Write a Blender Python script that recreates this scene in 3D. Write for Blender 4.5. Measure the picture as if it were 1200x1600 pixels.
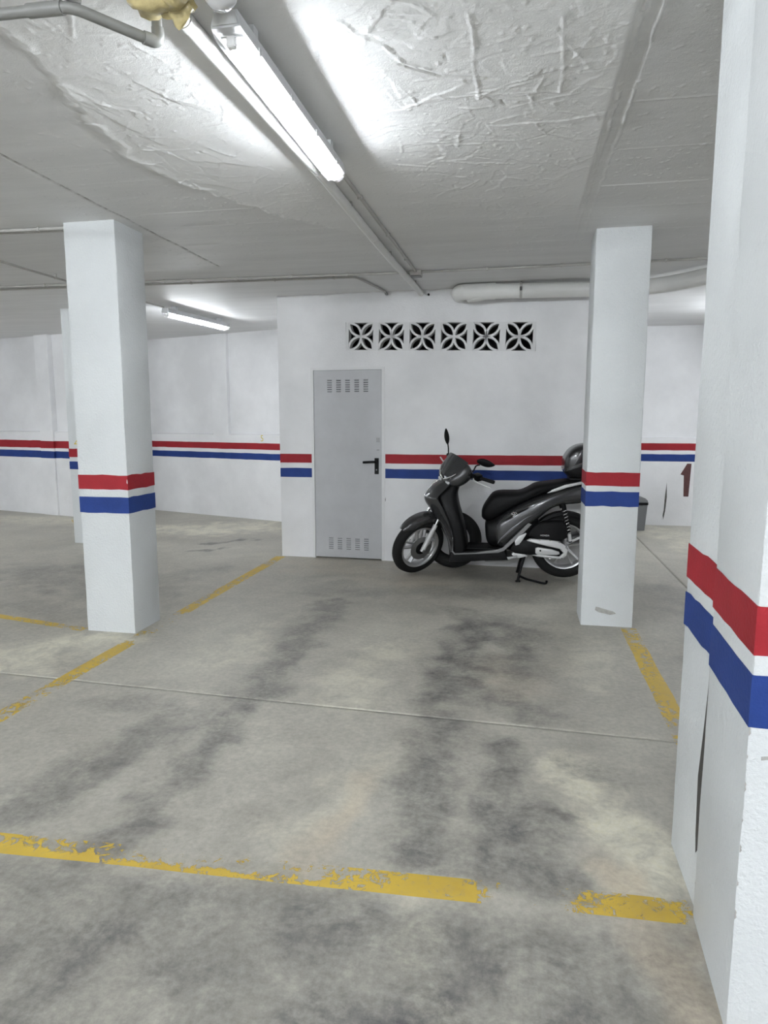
import bpy, bmesh, math, random
import numpy as np
from mathutils import Vector, Matrix

# ------------------------------------------------------------------ camera, world, exposure
SC = bpy.context.scene
for o in list(bpy.data.objects):
    bpy.data.objects.remove(o)
COL = SC.collection
cam = bpy.data.cameras.new('camera')
cam_ob = bpy.data.objects.new('camera', cam)
COL.objects.link(cam_ob)
FPX, YAW, PITCH, CAMZ = 1050.0, math.radians(11.312), math.radians(7.809), 1.46
cam.sensor_fit = 'VERTICAL'
cam.sensor_height = 24.0
cam.lens = FPX * 24.0 / 1600.0
cam.clip_start = 0.05
cam_ob.location = (0, 0, CAMZ)
cam_ob.rotation_euler = (math.pi / 2 - PITCH, 0, YAW)
SC.camera = cam_ob

world = bpy.data.worlds.new('world')
SC.world = world
world.use_nodes = True
world.node_tree.nodes['Background'].inputs[0].default_value = (0.8, 0.85, 0.9, 1)
world.node_tree.nodes['Background'].inputs[1].default_value = 0.02

SC.view_settings.view_transform = 'Standard'
SC.view_settings.look = 'None'
SC.view_settings.gamma = 1.0
SC.view_settings.use_curve_mapping = False
SC.view_settings.exposure = 1.03
TUBE_STRENGTH = 90.0
FILL_STRENGTH = 400.0
try:
    SC.cycles.use_denoising = True
    SC.cycles.use_adaptive_sampling = True
    SC.cycles.adaptive_threshold = 0.03
    SC.cycles.max_bounces = 8
    SC.cycles.diffuse_bounces = 5
    SC.cycles.transparent_max_bounces = 12
    SC.cycles.caustics_reflective = False
    SC.cycles.caustics_refractive = False
    SC.cycles.sample_clamp_indirect = 6.0
except Exception:
    pass

random.seed(7)
RNG = np.random.default_rng(11)
PI = math.pi
ZC = 2.72           # ceiling height


# ------------------------------------------------------------------ object helpers
def setp(o, label=None, cat=None, group=None, kind=None):
    if label: o['label'] = label
    if cat: o['category'] = cat
    if group: o['group'] = group
    if kind: o['kind'] = kind
    return o


def ob(name, me, mat=None, parent=None, smooth=None, loc=None, rot=None):
    if isinstance(me, bmesh.types.BMesh):
        bm = me
        me = bpy.data.meshes.new(name)
        bm.to_mesh(me)
        bm.free()
    if mat is not None and len(me.materials) == 0:
        for m in (mat if isinstance(mat, (list, tuple)) else [mat]):
            me.materials.append(m)
    if smooth is not None:
        me.polygons.foreach_set('use_smooth', [True] * len(me.polygons))
        if smooth < 180:
            try:
                me.set_sharp_from_angle(angle=math.radians(smooth))
            except Exception:
                pass
    o = bpy.data.objects.new(name, me)
    COL.objects.link(o)
    if parent is not None:
        o.parent = parent
    if loc is not None: o.location = loc
    if rot is not None: o.rotation_euler = rot
    return o


def empty(name, loc=(0, 0, 0), rz=0.0):
    e = bpy.data.objects.new(name, None)
    e.empty_display_size = 0.1
    COL.objects.link(e)
    e.location = loc
    e.rotation_euler = (0, 0, rz)
    return e


def pydata(name, v, f):
    me = bpy.data.meshes.new(name)
    me.from_pydata([tuple(map(float, p)) for p in v], [], f)
    me.update()
    return me


def add_box(bm, a, b, mi=0):
    x0, y0, z0 = a; x1, y1, z1 = b
    vs = [bm.verts.new(p) for p in ((x0, y0, z0), (x1, y0, z0), (x1, y1, z0), (x0, y1, z0),
                                    (x0, y0, z1), (x1, y0, z1), (x1, y1, z1), (x0, y1, z1))]
    fs = []
    for idx in ((0, 3, 2, 1), (4, 5, 6, 7), (0, 1, 5, 4), (1, 2, 6, 5), (2, 3, 7, 6), (3, 0, 4, 7)):
        f = bm.faces.new([vs[i] for i in idx]); f.material_index = mi; fs.append(f)
    return vs


def box_bm(a, b, bev=0.0, seg=2):
    bm = bmesh.new()
    add_box(bm, a, b)
    if bev > 0:
        bmesh.ops.bevel(bm, geom=bm.edges[:], offset=bev, segments=seg, profile=0.6, affect='EDGES')
    return bm


def prism_bm(pts, y0, y1, bev=0.0, seg=2, bm=None):
    """extrude an (x,z) outline between y0 and y1"""
    new = bm is None
    bm = bm or bmesh.new()
    n = len(pts)
    a = [bm.verts.new((p[0], y0, p[1])) for p in pts]
    b = [bm.verts.new((p[0], y1, p[1])) for p in pts]
    fs = [bm.faces.new(a), bm.faces.new(b[::-1])]
    for i in range(n):
        j = (i + 1) % n
        fs.append(bm.faces.new([a[i], b[i], b[j], a[j]]))
    bmesh.ops.recalc_face_normals(bm, faces=fs)
    if bev > 0 and new:
        es = [e for e in bm.edges if abs(e.verts[0].co.y - e.verts[1].co.y) < 1e-6]
        bmesh.ops.bevel(bm, geom=es, offset=bev, segments=seg, profile=0.5, affect='EDGES')
    return bm


def fillet(pts, r, n=5):
    pts = [Vector(p) for p in pts]
    out = [pts[0]]
    for i in range(1, len(pts) - 1):
        p, a, b = pts[i], pts[i - 1], pts[i + 1]
        d0 = (a - p); d1 = (b - p)
        k0 = min(r, d0.length * 0.48); k1 = min(r, d1.length * 0.48)
        s = p + d0.normalized() * k0; e = p + d1.normalized() * k1
        for k in range(n + 1):
            t = k / n
            out.append(s * (1 - t) ** 2 + p * 2 * t * (1 - t) + e * t * t)
    out.append(pts[-1])
    return out


def tube_bm(pts, r, seg=12, cap=True, bm=None):
    bm = bm or bmesh.new()
    pts = [Vector(p) for p in pts]
    n = len(pts)
    rs = r if isinstance(r, (list, tuple)) else [r] * n
    up = None
    rings = []
    for i, p in enumerate(pts):
        t = (pts[min(i + 1, n - 1)] - pts[max(i - 1, 0)]).normalized()
        if up is None:
            up = Vector((0, 0, 1)) if abs(t.z) < 0.9 else Vector((1, 0, 0))
        u = (up - t * up.dot(t)).normalized()
        v = t.cross(u)
        up = u
        rings.append([bm.verts.new(p + (u * math.cos(2 * PI * k / seg) + v * math.sin(2 * PI * k / seg)) * rs[i]) for k in range(seg)])
    for i in range(n - 1):
        for k in range(seg):
            k2 = (k + 1) % seg
            bm.faces.new([rings[i][k], rings[i][k2], rings[i + 1][k2], rings[i + 1][k]])
    if cap:
        bm.faces.new(rings[0][::-1]); bm.faces.new(rings[-1])
    return bm


def lathe_bm(prof, seg=48, axis='y', c=(0, 0, 0), closed=False, bm=None):
    """prof: list of (radius, along)"""
    bm = bm or bmesh.new()
    rings = []
    for k in range(seg):
        a = 2 * PI * k / seg
        row = []
        for (r, h) in prof:
            if axis == 'y': p = (c[0] + r * math.cos(a), c[1] + h, c[2] + r * math.sin(a))
            elif axis == 'z': p = (c[0] + r * math.cos(a), c[1] + r * math.sin(a), c[2] + h)
            else: p = (c[0] + h, c[1] + r * math.cos(a), c[2] + r * math.sin(a))
            row.append(bm.verts.new(p))
        rings.append(row)
    m = len(prof)
    fs = []
    for k in range(seg):
        k2 = (k + 1) % seg
        for i in range(m if closed else m - 1):
            j = (i + 1) % m
            fs.append(bm.faces.new([rings[k][i], rings[k][j], rings[k2][j], rings[k2][i]]))
    bmesh.ops.recalc_face_normals(bm, faces=fs)
    return bm


def loft_bm(st, n=24, e=2.6, bm=None):
    """st: stations (x, zbottom, ztop, halfwidth[, exponent]) -> closed superellipse loft along x"""
    bm = bm or bmesh.new()
    rings = []
    for s in st:
        x, zb, zt, hw = s[:4]
        ex = s[4] if len(s) > 4 else e
        cz, hz = (zb + zt) / 2, (zt - zb) / 2
        ring = []
        for k in range(n):
            a = 2 * PI * k / n
            ca, sa = math.cos(a), math.sin(a)
            ring.append(bm.verts.new((x, hw * math.copysign(abs(ca) ** (2 / ex), ca), cz + hz * math.copysign(abs(sa) ** (2 / ex), sa))))
        rings.append(ring)
    fs = []
    for i in range(len(st) - 1):
        for k in range(n):
            k2 = (k + 1) % n
            fs.append(bm.faces.new([rings[i][k], rings[i][k2], rings[i + 1][k2], rings[i + 1][k]]))
    fs.append(bm.faces.new(rings[0])); fs.append(bm.faces.new(rings[-1]))
    bmesh.ops.recalc_face_normals(bm, faces=fs)
    return bm


def smooth_stations(st, k=4):
    """Catmull-Rom refine"""
    st = [tuple(s) for s in st]
    out = []
    for i in range(len(st) - 1):
        p0 = np.array(st[max(i - 1, 0)]); p1 = np.array(st[i]); p2 = np.array(st[i + 1]); p3 = np.array(st[min(i + 2, len(st) - 1)])
        for j in range(k):
            t = j / k
            out.append(tuple(0.5 * ((2 * p1) + (-p0 + p2) * t + (2 * p0 - 5 * p1 + 4 * p2 - p3) * t * t + (-p0 + 3 * p1 - 3 * p2 + p3) * t ** 3)))
    out.append(st[-1])
    return out


def grid_mesh(name, xs, ys, Z, flip=False):
    nx, ny = len(xs), len(ys)
    X, Y = np.meshgrid(xs, ys)
    return grid_mesh2(name, X, Y, Z, flip)


def grid_mesh2(name, X, Y, Z, flip=False):
    ny, nx = X.shape
    co = np.stack([X, Y, Z], -1).reshape(-1, 3).astype(np.float32)
    idx = np.arange(nx * ny).reshape(ny, nx)
    q = np.stack([idx[:-1, :-1], idx[:-1, 1:], idx[1:, 1:], idx[1:, :-1]], -1).reshape(-1, 4)
    if flip: q = q[:, ::-1]
    me = bpy.data.meshes.new(name)
    me.vertices.add(len(co)); me.vertices.foreach_set('co', co.ravel())
    me.loops.add(q.size); me.loops.foreach_set('vertex_index', q.ravel().astype(np.int32))
    me.polygons.add(len(q))
    me.polygons.foreach_set('loop_start', np.arange(0, q.size, 4, dtype=np.int32))
    me.polygons.foreach_set('loop_total', np.full(len(q), 4, dtype=np.int32))
    me.update(calc_edges=True)
    me.polygons.foreach_set('use_smooth', [True] * len(q))
    return me


# value noise in numpy
_T = np.random.default_rng(3).random((256, 256))


def vnoise(x, y, f, s=0):
    x = x * f + s * 17.31; y = y * f + s * 9.77
    xi = np.floor(x).astype(int); yi = np.floor(y).astype(int)
    u = x - xi; v = y - yi
    u = u * u * (3 - 2 * u); v = v * v * (3 - 2 * v)
    a = _T[xi & 255, yi & 255]; b = _T[(xi + 1) & 255, yi & 255]
    c = _T[xi & 255, (yi + 1) & 255]; d = _T[(xi + 1) & 255, (yi + 1) & 255]
    return (a * (1 - u) + b * u) * (1 - v) + (c * (1 - u) + d * u) * v


def fbm(x, y, f, o=4, s=0):
    r = 0; a = 0.5; t = 0
    for k in range(o):
        r = r + a * vnoise(x, y, f * 2 ** k, s + k * 5); t += a; a *= 0.5
    return r / t


def sstep(a, b, x):
    t = np.clip((x - a) / (b - a), 0, 1)
    return t * t * (3 - 2 * t)


def dseg(X, Y, pts):
    d = np.full(X.shape, 1e9)
    for (x0, y0), (x1, y1) in zip(pts[:-1], pts[1:]):
        dx, dy = x1 - x0, y1 - y0
        t = np.clip(((X - x0) * dx + (Y - y0) * dy) / (dx * dx + dy * dy + 1e-12), 0, 1)
        d = np.minimum(d, np.hypot(X - x0 - t * dx, Y - y0 - t * dy))
    return d


def set_attr(me, name, arr):
    a = me.attributes.new(name, 'FLOAT', 'POINT')
    a.data.foreach_set('value', np.asarray(arr, np.float32).ravel())


# ------------------------------------------------------------------ materials
def new_mat(name):
    m = bpy.data.materials.new(name)
    m.use_nodes = True
    nt = m.node_tree
    return m, nt, nt.nodes['Principled BSDF']


def N(nt, t, **kw):
    n = nt.nodes.new(t)
    for k, v in kw.items():
        if k in ('inputs',):
            for i, val in v.items(): n.inputs[i].default_value = val
        else:
            setattr(n, k, v)
    return n


def L(nt, a, b): nt.links.new(a, b)


def ramp(nt, src, stops):
    r = nt.nodes.new('ShaderNodeValToRGB')
    el = r.color_ramp.elements
    while len(el) < len(stops): el.new(0.5)
    for e, (p, c) in zip(el, stops):
        e.position = p
        e.color = c if len(c) == 4 else (*c, 1)
    L(nt, src, r.inputs[0])
    return r.outputs[0]


def mixc(nt, fac, a, b, mode='MIX'):
    n = nt.nodes.new('ShaderNodeMix')
    n.data_type = 'RGBA'; n.blend_type = mode
    for sock, v in ((n.inputs[0], fac), (n.inputs[6], a), (n.inputs[7], b)):
        if hasattr(v, 'links'): L(nt, v, sock)
        elif isinstance(v, (int, float)): sock.default_value = v
        else: sock.default_value = v if len(v) == 4 else (*v, 1)
    return n.outputs[2]


def noise(nt, scale, detail=4, rough=0.55, vec=None, dist=0.0):
    n = N(nt, 'ShaderNodeTexNoise')
    n.inputs['Scale'].default_value = scale
    n.inputs['Detail'].default_value = detail
    n.inputs['Roughness'].default_value = rough
    n.inputs['Distortion'].default_value = dist
    if vec is not None: L(nt, vec, n.inputs['Vector'])
    return n.outputs[0]


def math_n(nt, op, a, b=0.0, clamp=False):
    n = N(nt, 'ShaderNodeMath', operation=op, use_clamp=clamp)
    for s, v in ((n.inputs[0], a), (n.inputs[1], b)):
        if hasattr(v, 'links'): L(nt, v, s)
        else: s.default_value = v
    return n.outputs[0]


def geo_pos(nt):
    return nt.nodes.new('ShaderNodeNewGeometry').outputs['Position']


def attr(nt, name):
    n = N(nt, 'ShaderNodeAttribute', attribute_name=name)
    return n.outputs['Fac']


def bump(nt, bsdf, h, strength=0.3, dist=0.01):
    b = N(nt, 'ShaderNodeBump')
    b.inputs['Strength'].default_value = strength
    b.inputs['Distance'].default_value = dist
    L(nt, h, b.inputs['Height'])
    L(nt, b.outputs[0], bsdf.inputs['Normal'])


def simple(name, col, rough=0.5, metal=0.0, coat=0.0, spec=0.5, var=0.0, vscale=30, bmp=0.0, bscale=200):
    m, nt, b = new_mat(name)
    b.inputs['Base Color'].default_value = (*col, 1)
    b.inputs['Roughness'].default_value = rough
    b.inputs['Metallic'].default_value = metal
    b.inputs['Coat Weight'].default_value = coat
    b.inputs['Coat Roughness'].default_value = 0.08
    b.inputs['Specular IOR Level'].default_value = spec
    tc = N(nt, 'ShaderNodeTexCoord').outputs['Object']
    if var > 0:
        n = noise(nt, vscale, 5, 0.6, tc)
        lo = tuple(c * (1 - var) for c in col); hi = tuple(min(1, c * (1 + var)) for c in col)
        L(nt, ramp(nt, n, [(0.3, lo), (0.7, hi)]), b.inputs['Base Color'])
    if bmp > 0:
        bump(nt, b, noise(nt, bscale, 3, 0.6, tc), bmp, 0.003)
    return m


def wall_paint(name, col=(0.81, 0.81, 0.82), dirt=0.13, bmp=0.35, bscale=70, scuff=0.25):
    m, nt, b = new_mat(name)
    pos = geo_pos(nt)
    n1 = noise(nt, 1.3, 5, 0.6, pos)
    lo = tuple(c * (1 - dirt) for c in col)
    base = ramp(nt, n1, [(0.35, lo), (0.65, col)])
    # scuffs and grime marks with shapes of their own
    n2 = noise(nt, 9, 6, 0.7, pos, 1.2)
    n3 = noise(nt, 1.1, 2, 0.5, pos)
    sc_ = math_n(nt, 'MULTIPLY', ramp(nt, n2, [(0.63, (0, 0, 0)), (0.74, (1, 1, 1))]), ramp(nt, n3, [(0.5, (0, 0, 0)), (0.72, (1, 1, 1))]))
    base = mixc(nt, math_n(nt, 'MULTIPLY', sc_, scuff), base, (0.36, 0.36, 0.36))
    L(nt, base, b.inputs['Base Color'])
    b.inputs['Roughness'].default_value = 0.62
    b.inputs['Specular IOR Level'].default_value = 0.3
    h1 = noise(nt, bscale, 4, 0.6, pos)
    h2 = noise(nt, 7, 3, 0.5, pos)
    bump(nt, b, math_n(nt, 'ADD', h1, math_n(nt, 'MULTIPLY', h2, 1.6)), bmp, 0.006)
    return m


M = {}
M['wall'] = wall_paint('white_wall_paint')
M['pillar'] = wall_paint('white_pillar_paint', (0.65, 0.67, 0.675), 0.08, 0.8, 75, 0.35)
M['wall_dark'] = wall_paint('storage_inside_grey', (0.30, 0.30, 0.30), 0.2, 0.3, 40)
M['vent'] = wall_paint('breeze_block_paint', (0.72, 0.72, 0.725), 0.06, 0.2, 60)


def band_paint(name, col):
    m, nt, b = new_mat(name)
    pos = geo_pos(nt)
    n1 = noise(nt, 6, 5, 0.65, pos)
    n2 = noise(nt, 45, 5, 0.7, pos)
    c = ramp(nt, n1, [(0.3, tuple(x * 0.86 for x in col)), (0.7, tuple(min(1, x * 1.1) for x in col))])
    c = mixc(nt, ramp(nt, n2, [(0.74, (0, 0, 0)), (0.8, (0.6, 0.6, 0.6))]), c, (0.62, 0.6, 0.6))
    L(nt, c, b.inputs['Base Color'])
    b.inputs['Roughness'].default_value = 0.55
    b.inputs['Specular IOR Level'].default_value = 0.18
    bump(nt, b, noise(nt, 90, 4, 0.6, pos), 0.4, 0.005)
    return m


M['red'] = band_paint('red_band_paint', (0.30, 0.018, 0.026))
M['blue'] = band_paint('blue_band_paint', (0.018, 0.045, 0.20))


# ceiling: matt white-grey paint, patchy
def ceil_mat():
    m, nt, b = new_mat('ceiling_paint')
    pos = geo_pos(nt)
    mp = N(nt, 'ShaderNodeMapping'); mp.inputs['Scale'].default_value = (0.35, 2.2, 1)
    L(nt, pos, mp.inputs['Vector'])
    n1 = noise(nt, 2.2, 6, 0.65, mp.outputs[0])
    n2 = noise(nt, 22, 4, 0.6, pos)
    c = ramp(nt, n1, [(0.3, (0.69, 0.69, 0.69)), (0.7, (0.79, 0.79, 0.79))])
    plaster = attr(nt, 'plaster')
    c = mixc(nt, plaster, c, (0.87, 0.87, 0.87))
    crack = attr(nt, 'crack')
    c = mixc(nt, math_n(nt, 'MULTIPLY', crack, ramp(nt, noise(nt, 14, 4, 0.7, pos), [(0.42, (0.15,) * 3), (0.6, (1, 1, 1))])), c, (0.16, 0.15, 0.14))
    L(nt, c, b.inputs['Base Color'])
    b.inputs['Roughness'].default_value = 0.55
    b.inputs['Specular IOR Level'].default_value = 0.35
    h = math_n(nt, 'ADD', noise(nt, 160, 3, 0.6, pos), math_n(nt, 'MULTIPLY', n2, 1.2))
    bump(nt, b, h, 0.35, 0.004)
    return m


M['ceiling'] = ceil_mat()


def floor_mat():
    m, nt, b = new_mat('worn_concrete')
    pos = geo_pos(nt)
    n1 = noise(nt, 0.9, 6, 0.62, pos, 0.6)
    n2 = noise(nt, 5.0, 6, 0.68, pos, 0.8)
    n3 = noise(nt, 38.0, 5, 0.7, pos)
    n4 = noise(nt, 150.0, 3, 0.6, pos)
    base = ramp(nt, n1, [(0.3, (0.31, 0.293, 0.250)), (0.5, (0.41, 0.39, 0.335)), (0.7, (0.53, 0.51, 0.435))])
    base = mixc(nt, 0.45, base, ramp(nt, n2, [(0.3, (0.27, 0.256, 0.222)), (0.52, (0.41, 0.392, 0.345)), (0.72, (0.54, 0.522, 0.455))]))
    # cream areas where the slab is clean
    lf = math_n(nt, 'MULTIPLY', attr(nt, 'light'), ramp(nt, n2, [(0.34, (0.25,) * 3), (0.56, (1,) * 3)]))
    base = mixc(nt, lf, base, (0.74, 0.705, 0.565))
    wf = math_n(nt, 'MULTIPLY', attr(nt, 'warm'), ramp(nt, n1, [(0.3, (0.5,) * 3), (0.6, (1,) * 3)]))
    base = mixc(nt, math_n(nt, 'MULTIPLY', wf, 0.55), base, (0.55, 0.445, 0.32))
    # tyre rubber / oil stains, and the darker lane
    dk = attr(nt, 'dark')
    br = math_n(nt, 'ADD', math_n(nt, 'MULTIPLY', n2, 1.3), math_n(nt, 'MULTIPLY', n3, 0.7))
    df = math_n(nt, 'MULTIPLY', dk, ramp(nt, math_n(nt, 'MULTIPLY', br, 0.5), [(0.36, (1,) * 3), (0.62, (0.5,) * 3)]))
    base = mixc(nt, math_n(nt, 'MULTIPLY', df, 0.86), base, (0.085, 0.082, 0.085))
    base = mixc(nt, 0.30, base, ramp(nt, n3, [(0.3, (0.25,) * 3), (0.7, (0.76,) * 3)]), 'OVERLAY')
    base = mixc(nt, ramp(nt, n4, [(0.70, (0, 0, 0)), (0.8, (0.5,) * 3)]), base, (0.55, 0.54, 0.48))
    L(nt, base, b.inputs['Base Color'])
    rr = ramp(nt, n2, [(0.3, (0.42,) * 3), (0.7, (0.62,) * 3)])
    L(nt, rr, b.inputs['Roughness'])
    b.inputs['Specular IOR Level'].default_value = 0.4
    bump(nt, b, math_n(nt, 'ADD', n3, math_n(nt, 'MULTIPLY', n4, 0.5)), 0.22, 0.004)
    return m


M['floor'] = floor_mat()
M['groove'] = simple('joint_dirt', (0.06, 0.055, 0.05), 0.95)


def line_paint():
    m, nt, b = new_mat('yellow_road_paint')
    pos = geo_pos(nt)
    n1 = noise(nt, 4.0, 5, 0.6, pos, 0.5)
    n2 = noise(nt, 26, 5, 0.75, pos, 0.8)
    c = ramp(nt, n1, [(0.3, (0.50, 0.34, 0.05)), (0.7, (0.66, 0.46, 0.055))])
    c = mixc(nt, ramp(nt, n2, [(0.5, (0, 0, 0)), (0.75, (0.45,) * 3)]), c, (0.36, 0.31, 0.20))
    L(nt, c, b.inputs['Base Color'])
    b.inputs['Roughness'].default_value = 0.55
    w = attr(nt, 'wear')
    br = math_n(nt, 'ADD', math_n(nt, 'MULTIPLY', n1, 0.9), math_n(nt, 'SUBTRACT', math_n(nt, 'MULTIPLY', n2, 1.5), 0.70))
    worn = math_n(nt, 'SUBTRACT', math_n(nt, 'ADD', br, w), 0.98)
    al = ramp(nt, worn, [(0.0, (1, 1, 1)), (0.05, (0, 0, 0))])
    L(nt, al, b.inputs['Alpha'])
    return m


M['yellow'] = line_paint()
M['yellow_plain'] = simple('yellow_stencil', (0.62, 0.5, 0.10), 0.6, var=0.2)
M['maroon'] = simple('maroon_stencil', (0.085, 0.028, 0.028), 0.6, var=0.2)
M['chip'] = simple('chipped_plaster', (0.10, 0.10, 0.09), 0.9, var=0.4)
M['patch'] = simple('bare_plaster', (0.36, 0.35, 0.33), 0.9, var=0.2)
M['door'] = simple('grey_door_enamel', (0.47, 0.475, 0.49), 0.45, 0.0, var=0.06, vscale=4, bmp=0.05)
M['black_slot'] = simple('slot_black', (0.015, 0.015, 0.015), 0.9)
M['frame'] = simple('door_frame_white', (0.72, 0.72, 0.725), 0.5)
M['black'] = simple('black_plastic', (0.0055, 0.0055, 0.006), 0.42, spec=0.13, bmp=0.1)
M['blackmatt'] = simple('black_rough_plastic', (0.0065, 0.0065, 0.007), 0.6, spec=0.15, bmp=0.2)
M['seatvinyl'] = simple('black_seat_vinyl', (0.005, 0.005, 0.0055), 0.5, spec=0.13, bmp=0.3, bscale=400)
M['tyre'] = simple('tyre_rubber', (0.010, 0.010, 0.010), 0.75, spec=0.25, bmp=0.3, bscale=120)
M['gloss'] = simple('dark_grey_metallic_paint', (0.044, 0.0445, 0.047), 0.26, 0.45, coat=0.6)
M['edge'] = simple('light_grey_gloss_trim', (0.22, 0.22, 0.225), 0.25, 0.5, coat=0.5)
M['lid'] = simple('glossy_black_lid', (0.014, 0.014, 0.015), 0.25, 0.0, coat=0.25)
M['silver'] = simple('silver_alloy', (0.56, 0.56, 0.57), 0.34, 0.75)
M['satin'] = simple('satin_silver_paint', (0.62, 0.62, 0.62), 0.45, 0.25)
M['chrome'] = simple('chrome', (0.72, 0.72, 0.73), 0.12, 1.0)
M['steel'] = simple('dull_steel', (0.26, 0.26, 0.26), 0.45, 0.8)
M['screen'] = simple('smoked_screen', (0.025, 0.026, 0.028), 0.12, 0.0, coat=0.5)
M['glasslens'] = simple('clear_lamp_lens', (0.75, 0.76, 0.78), 0.08, 0.2, coat=1.0)
M['amber'] = simple('amber_lens', (0.6, 0.2, 0.02), 0.2, coat=0.5)
M['redlens'] = simple('red_lens', (0.4, 0.01, 0.01), 0.2, coat=0.5)
M['mirror'] = simple('mirror_glass', (0.8, 0.8, 0.8), 0.03, 1.0)
M['badge'] = simple('badge_white', (0.75, 0.75, 0.75), 0.35)
M['pvc'] = simple('painted_pvc_pipe', (0.72, 0.72, 0.70), 0.4, var=0.04, vscale=6)
M['pvcgrey'] = simple('grey_pvc_pipe', (0.21, 0.21, 0.20), 0.4, var=0.06, vscale=6)
M['conduit'] = simple('painted_conduit', (0.44, 0.43, 0.41), 0.5, var=0.15, vscale=8)
M['foam'] = simple('expanding_foam', (0.50, 0.42, 0.21), 0.3, 0, coat=0.4, var=0.25, vscale=18, bmp=0.5, bscale=60)
M['binlid'] = simple('grey_bin_plastic', (0.15, 0.155, 0.16), 0.45)
M['fixture'] = simple('fixture_grey_polyester', (0.60, 0.61, 0.62), 0.5)
M['tray'] = simple('fixture_white_tray', (0.8, 0.8, 0.8), 0.4)


def emit_mat(name, k):
    m, nt, b = new_mat(name)
    b.inputs['Base Color'].default_value = (0.9, 0.9, 0.9, 1)
    b.inputs['Emission Color'].default_value = (0.905, 0.955, 1.0, 1)
    b.inputs['Emission Strength'].default_value = k
    return m


M['tube'] = emit_mat('led_tube_light', TUBE_STRENGTH)
M['mid_tube'] = emit_mat('mid_tube_light', FILL_STRENGTH * 0.45)
M['fill_tube'] = emit_mat('fill_tube_light', FILL_STRENGTH)  # tubes of the battens added as fill behind the viewpoint


def cover_mat():
    m, nt, b = new_mat('clear_ribbed_diffuser')
    out = nt.nodes['Material Output']
    tr = N(nt, 'ShaderNodeBsdfTransparent'); tr.inputs[0].default_value = (0.97, 0.97, 0.97, 1)
    tl = N(nt, 'ShaderNodeBsdfTranslucent'); tl.inputs[0].default_value = (0.9, 0.9, 0.9, 1)
    gl = N(nt, 'ShaderNodeBsdfGlossy'); gl.inputs['Roughness'].default_value = 0.15
    a = N(nt, 'ShaderNodeMixShader'); a.inputs[0].default_value = 0.14
    L(nt, tr.outputs[0], a.inputs[1]); L(nt, tl.outputs[0], a.inputs[2])
    c = N(nt, 'ShaderNodeMixShader'); c.inputs[0].default_value = 0.06
    L(nt, a.outputs[0], c.inputs[1]); L(nt, gl.outputs[0], c.inputs[2])
    L(nt, c.outputs[0], out.inputs['Surface'])
    return m


M['cover'] = cover_mat()

# ------------------------------------------------------------------ floor
XL, XR, YB, YF = -10.0, 5.0, -4.0, 10.6


def uniq(*parts):
    return np.unique(np.round(np.concatenate(parts), 4))


fx = uniq(np.arange(XL, -4.8, 0.2), np.arange(-4.8, 1.2, 0.024), np.arange(1.2, 2.6, 0.06), np.arange(2.6, XR + .01, 0.2))
JOINT = 3.135
SHEAR = -0.036


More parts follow.
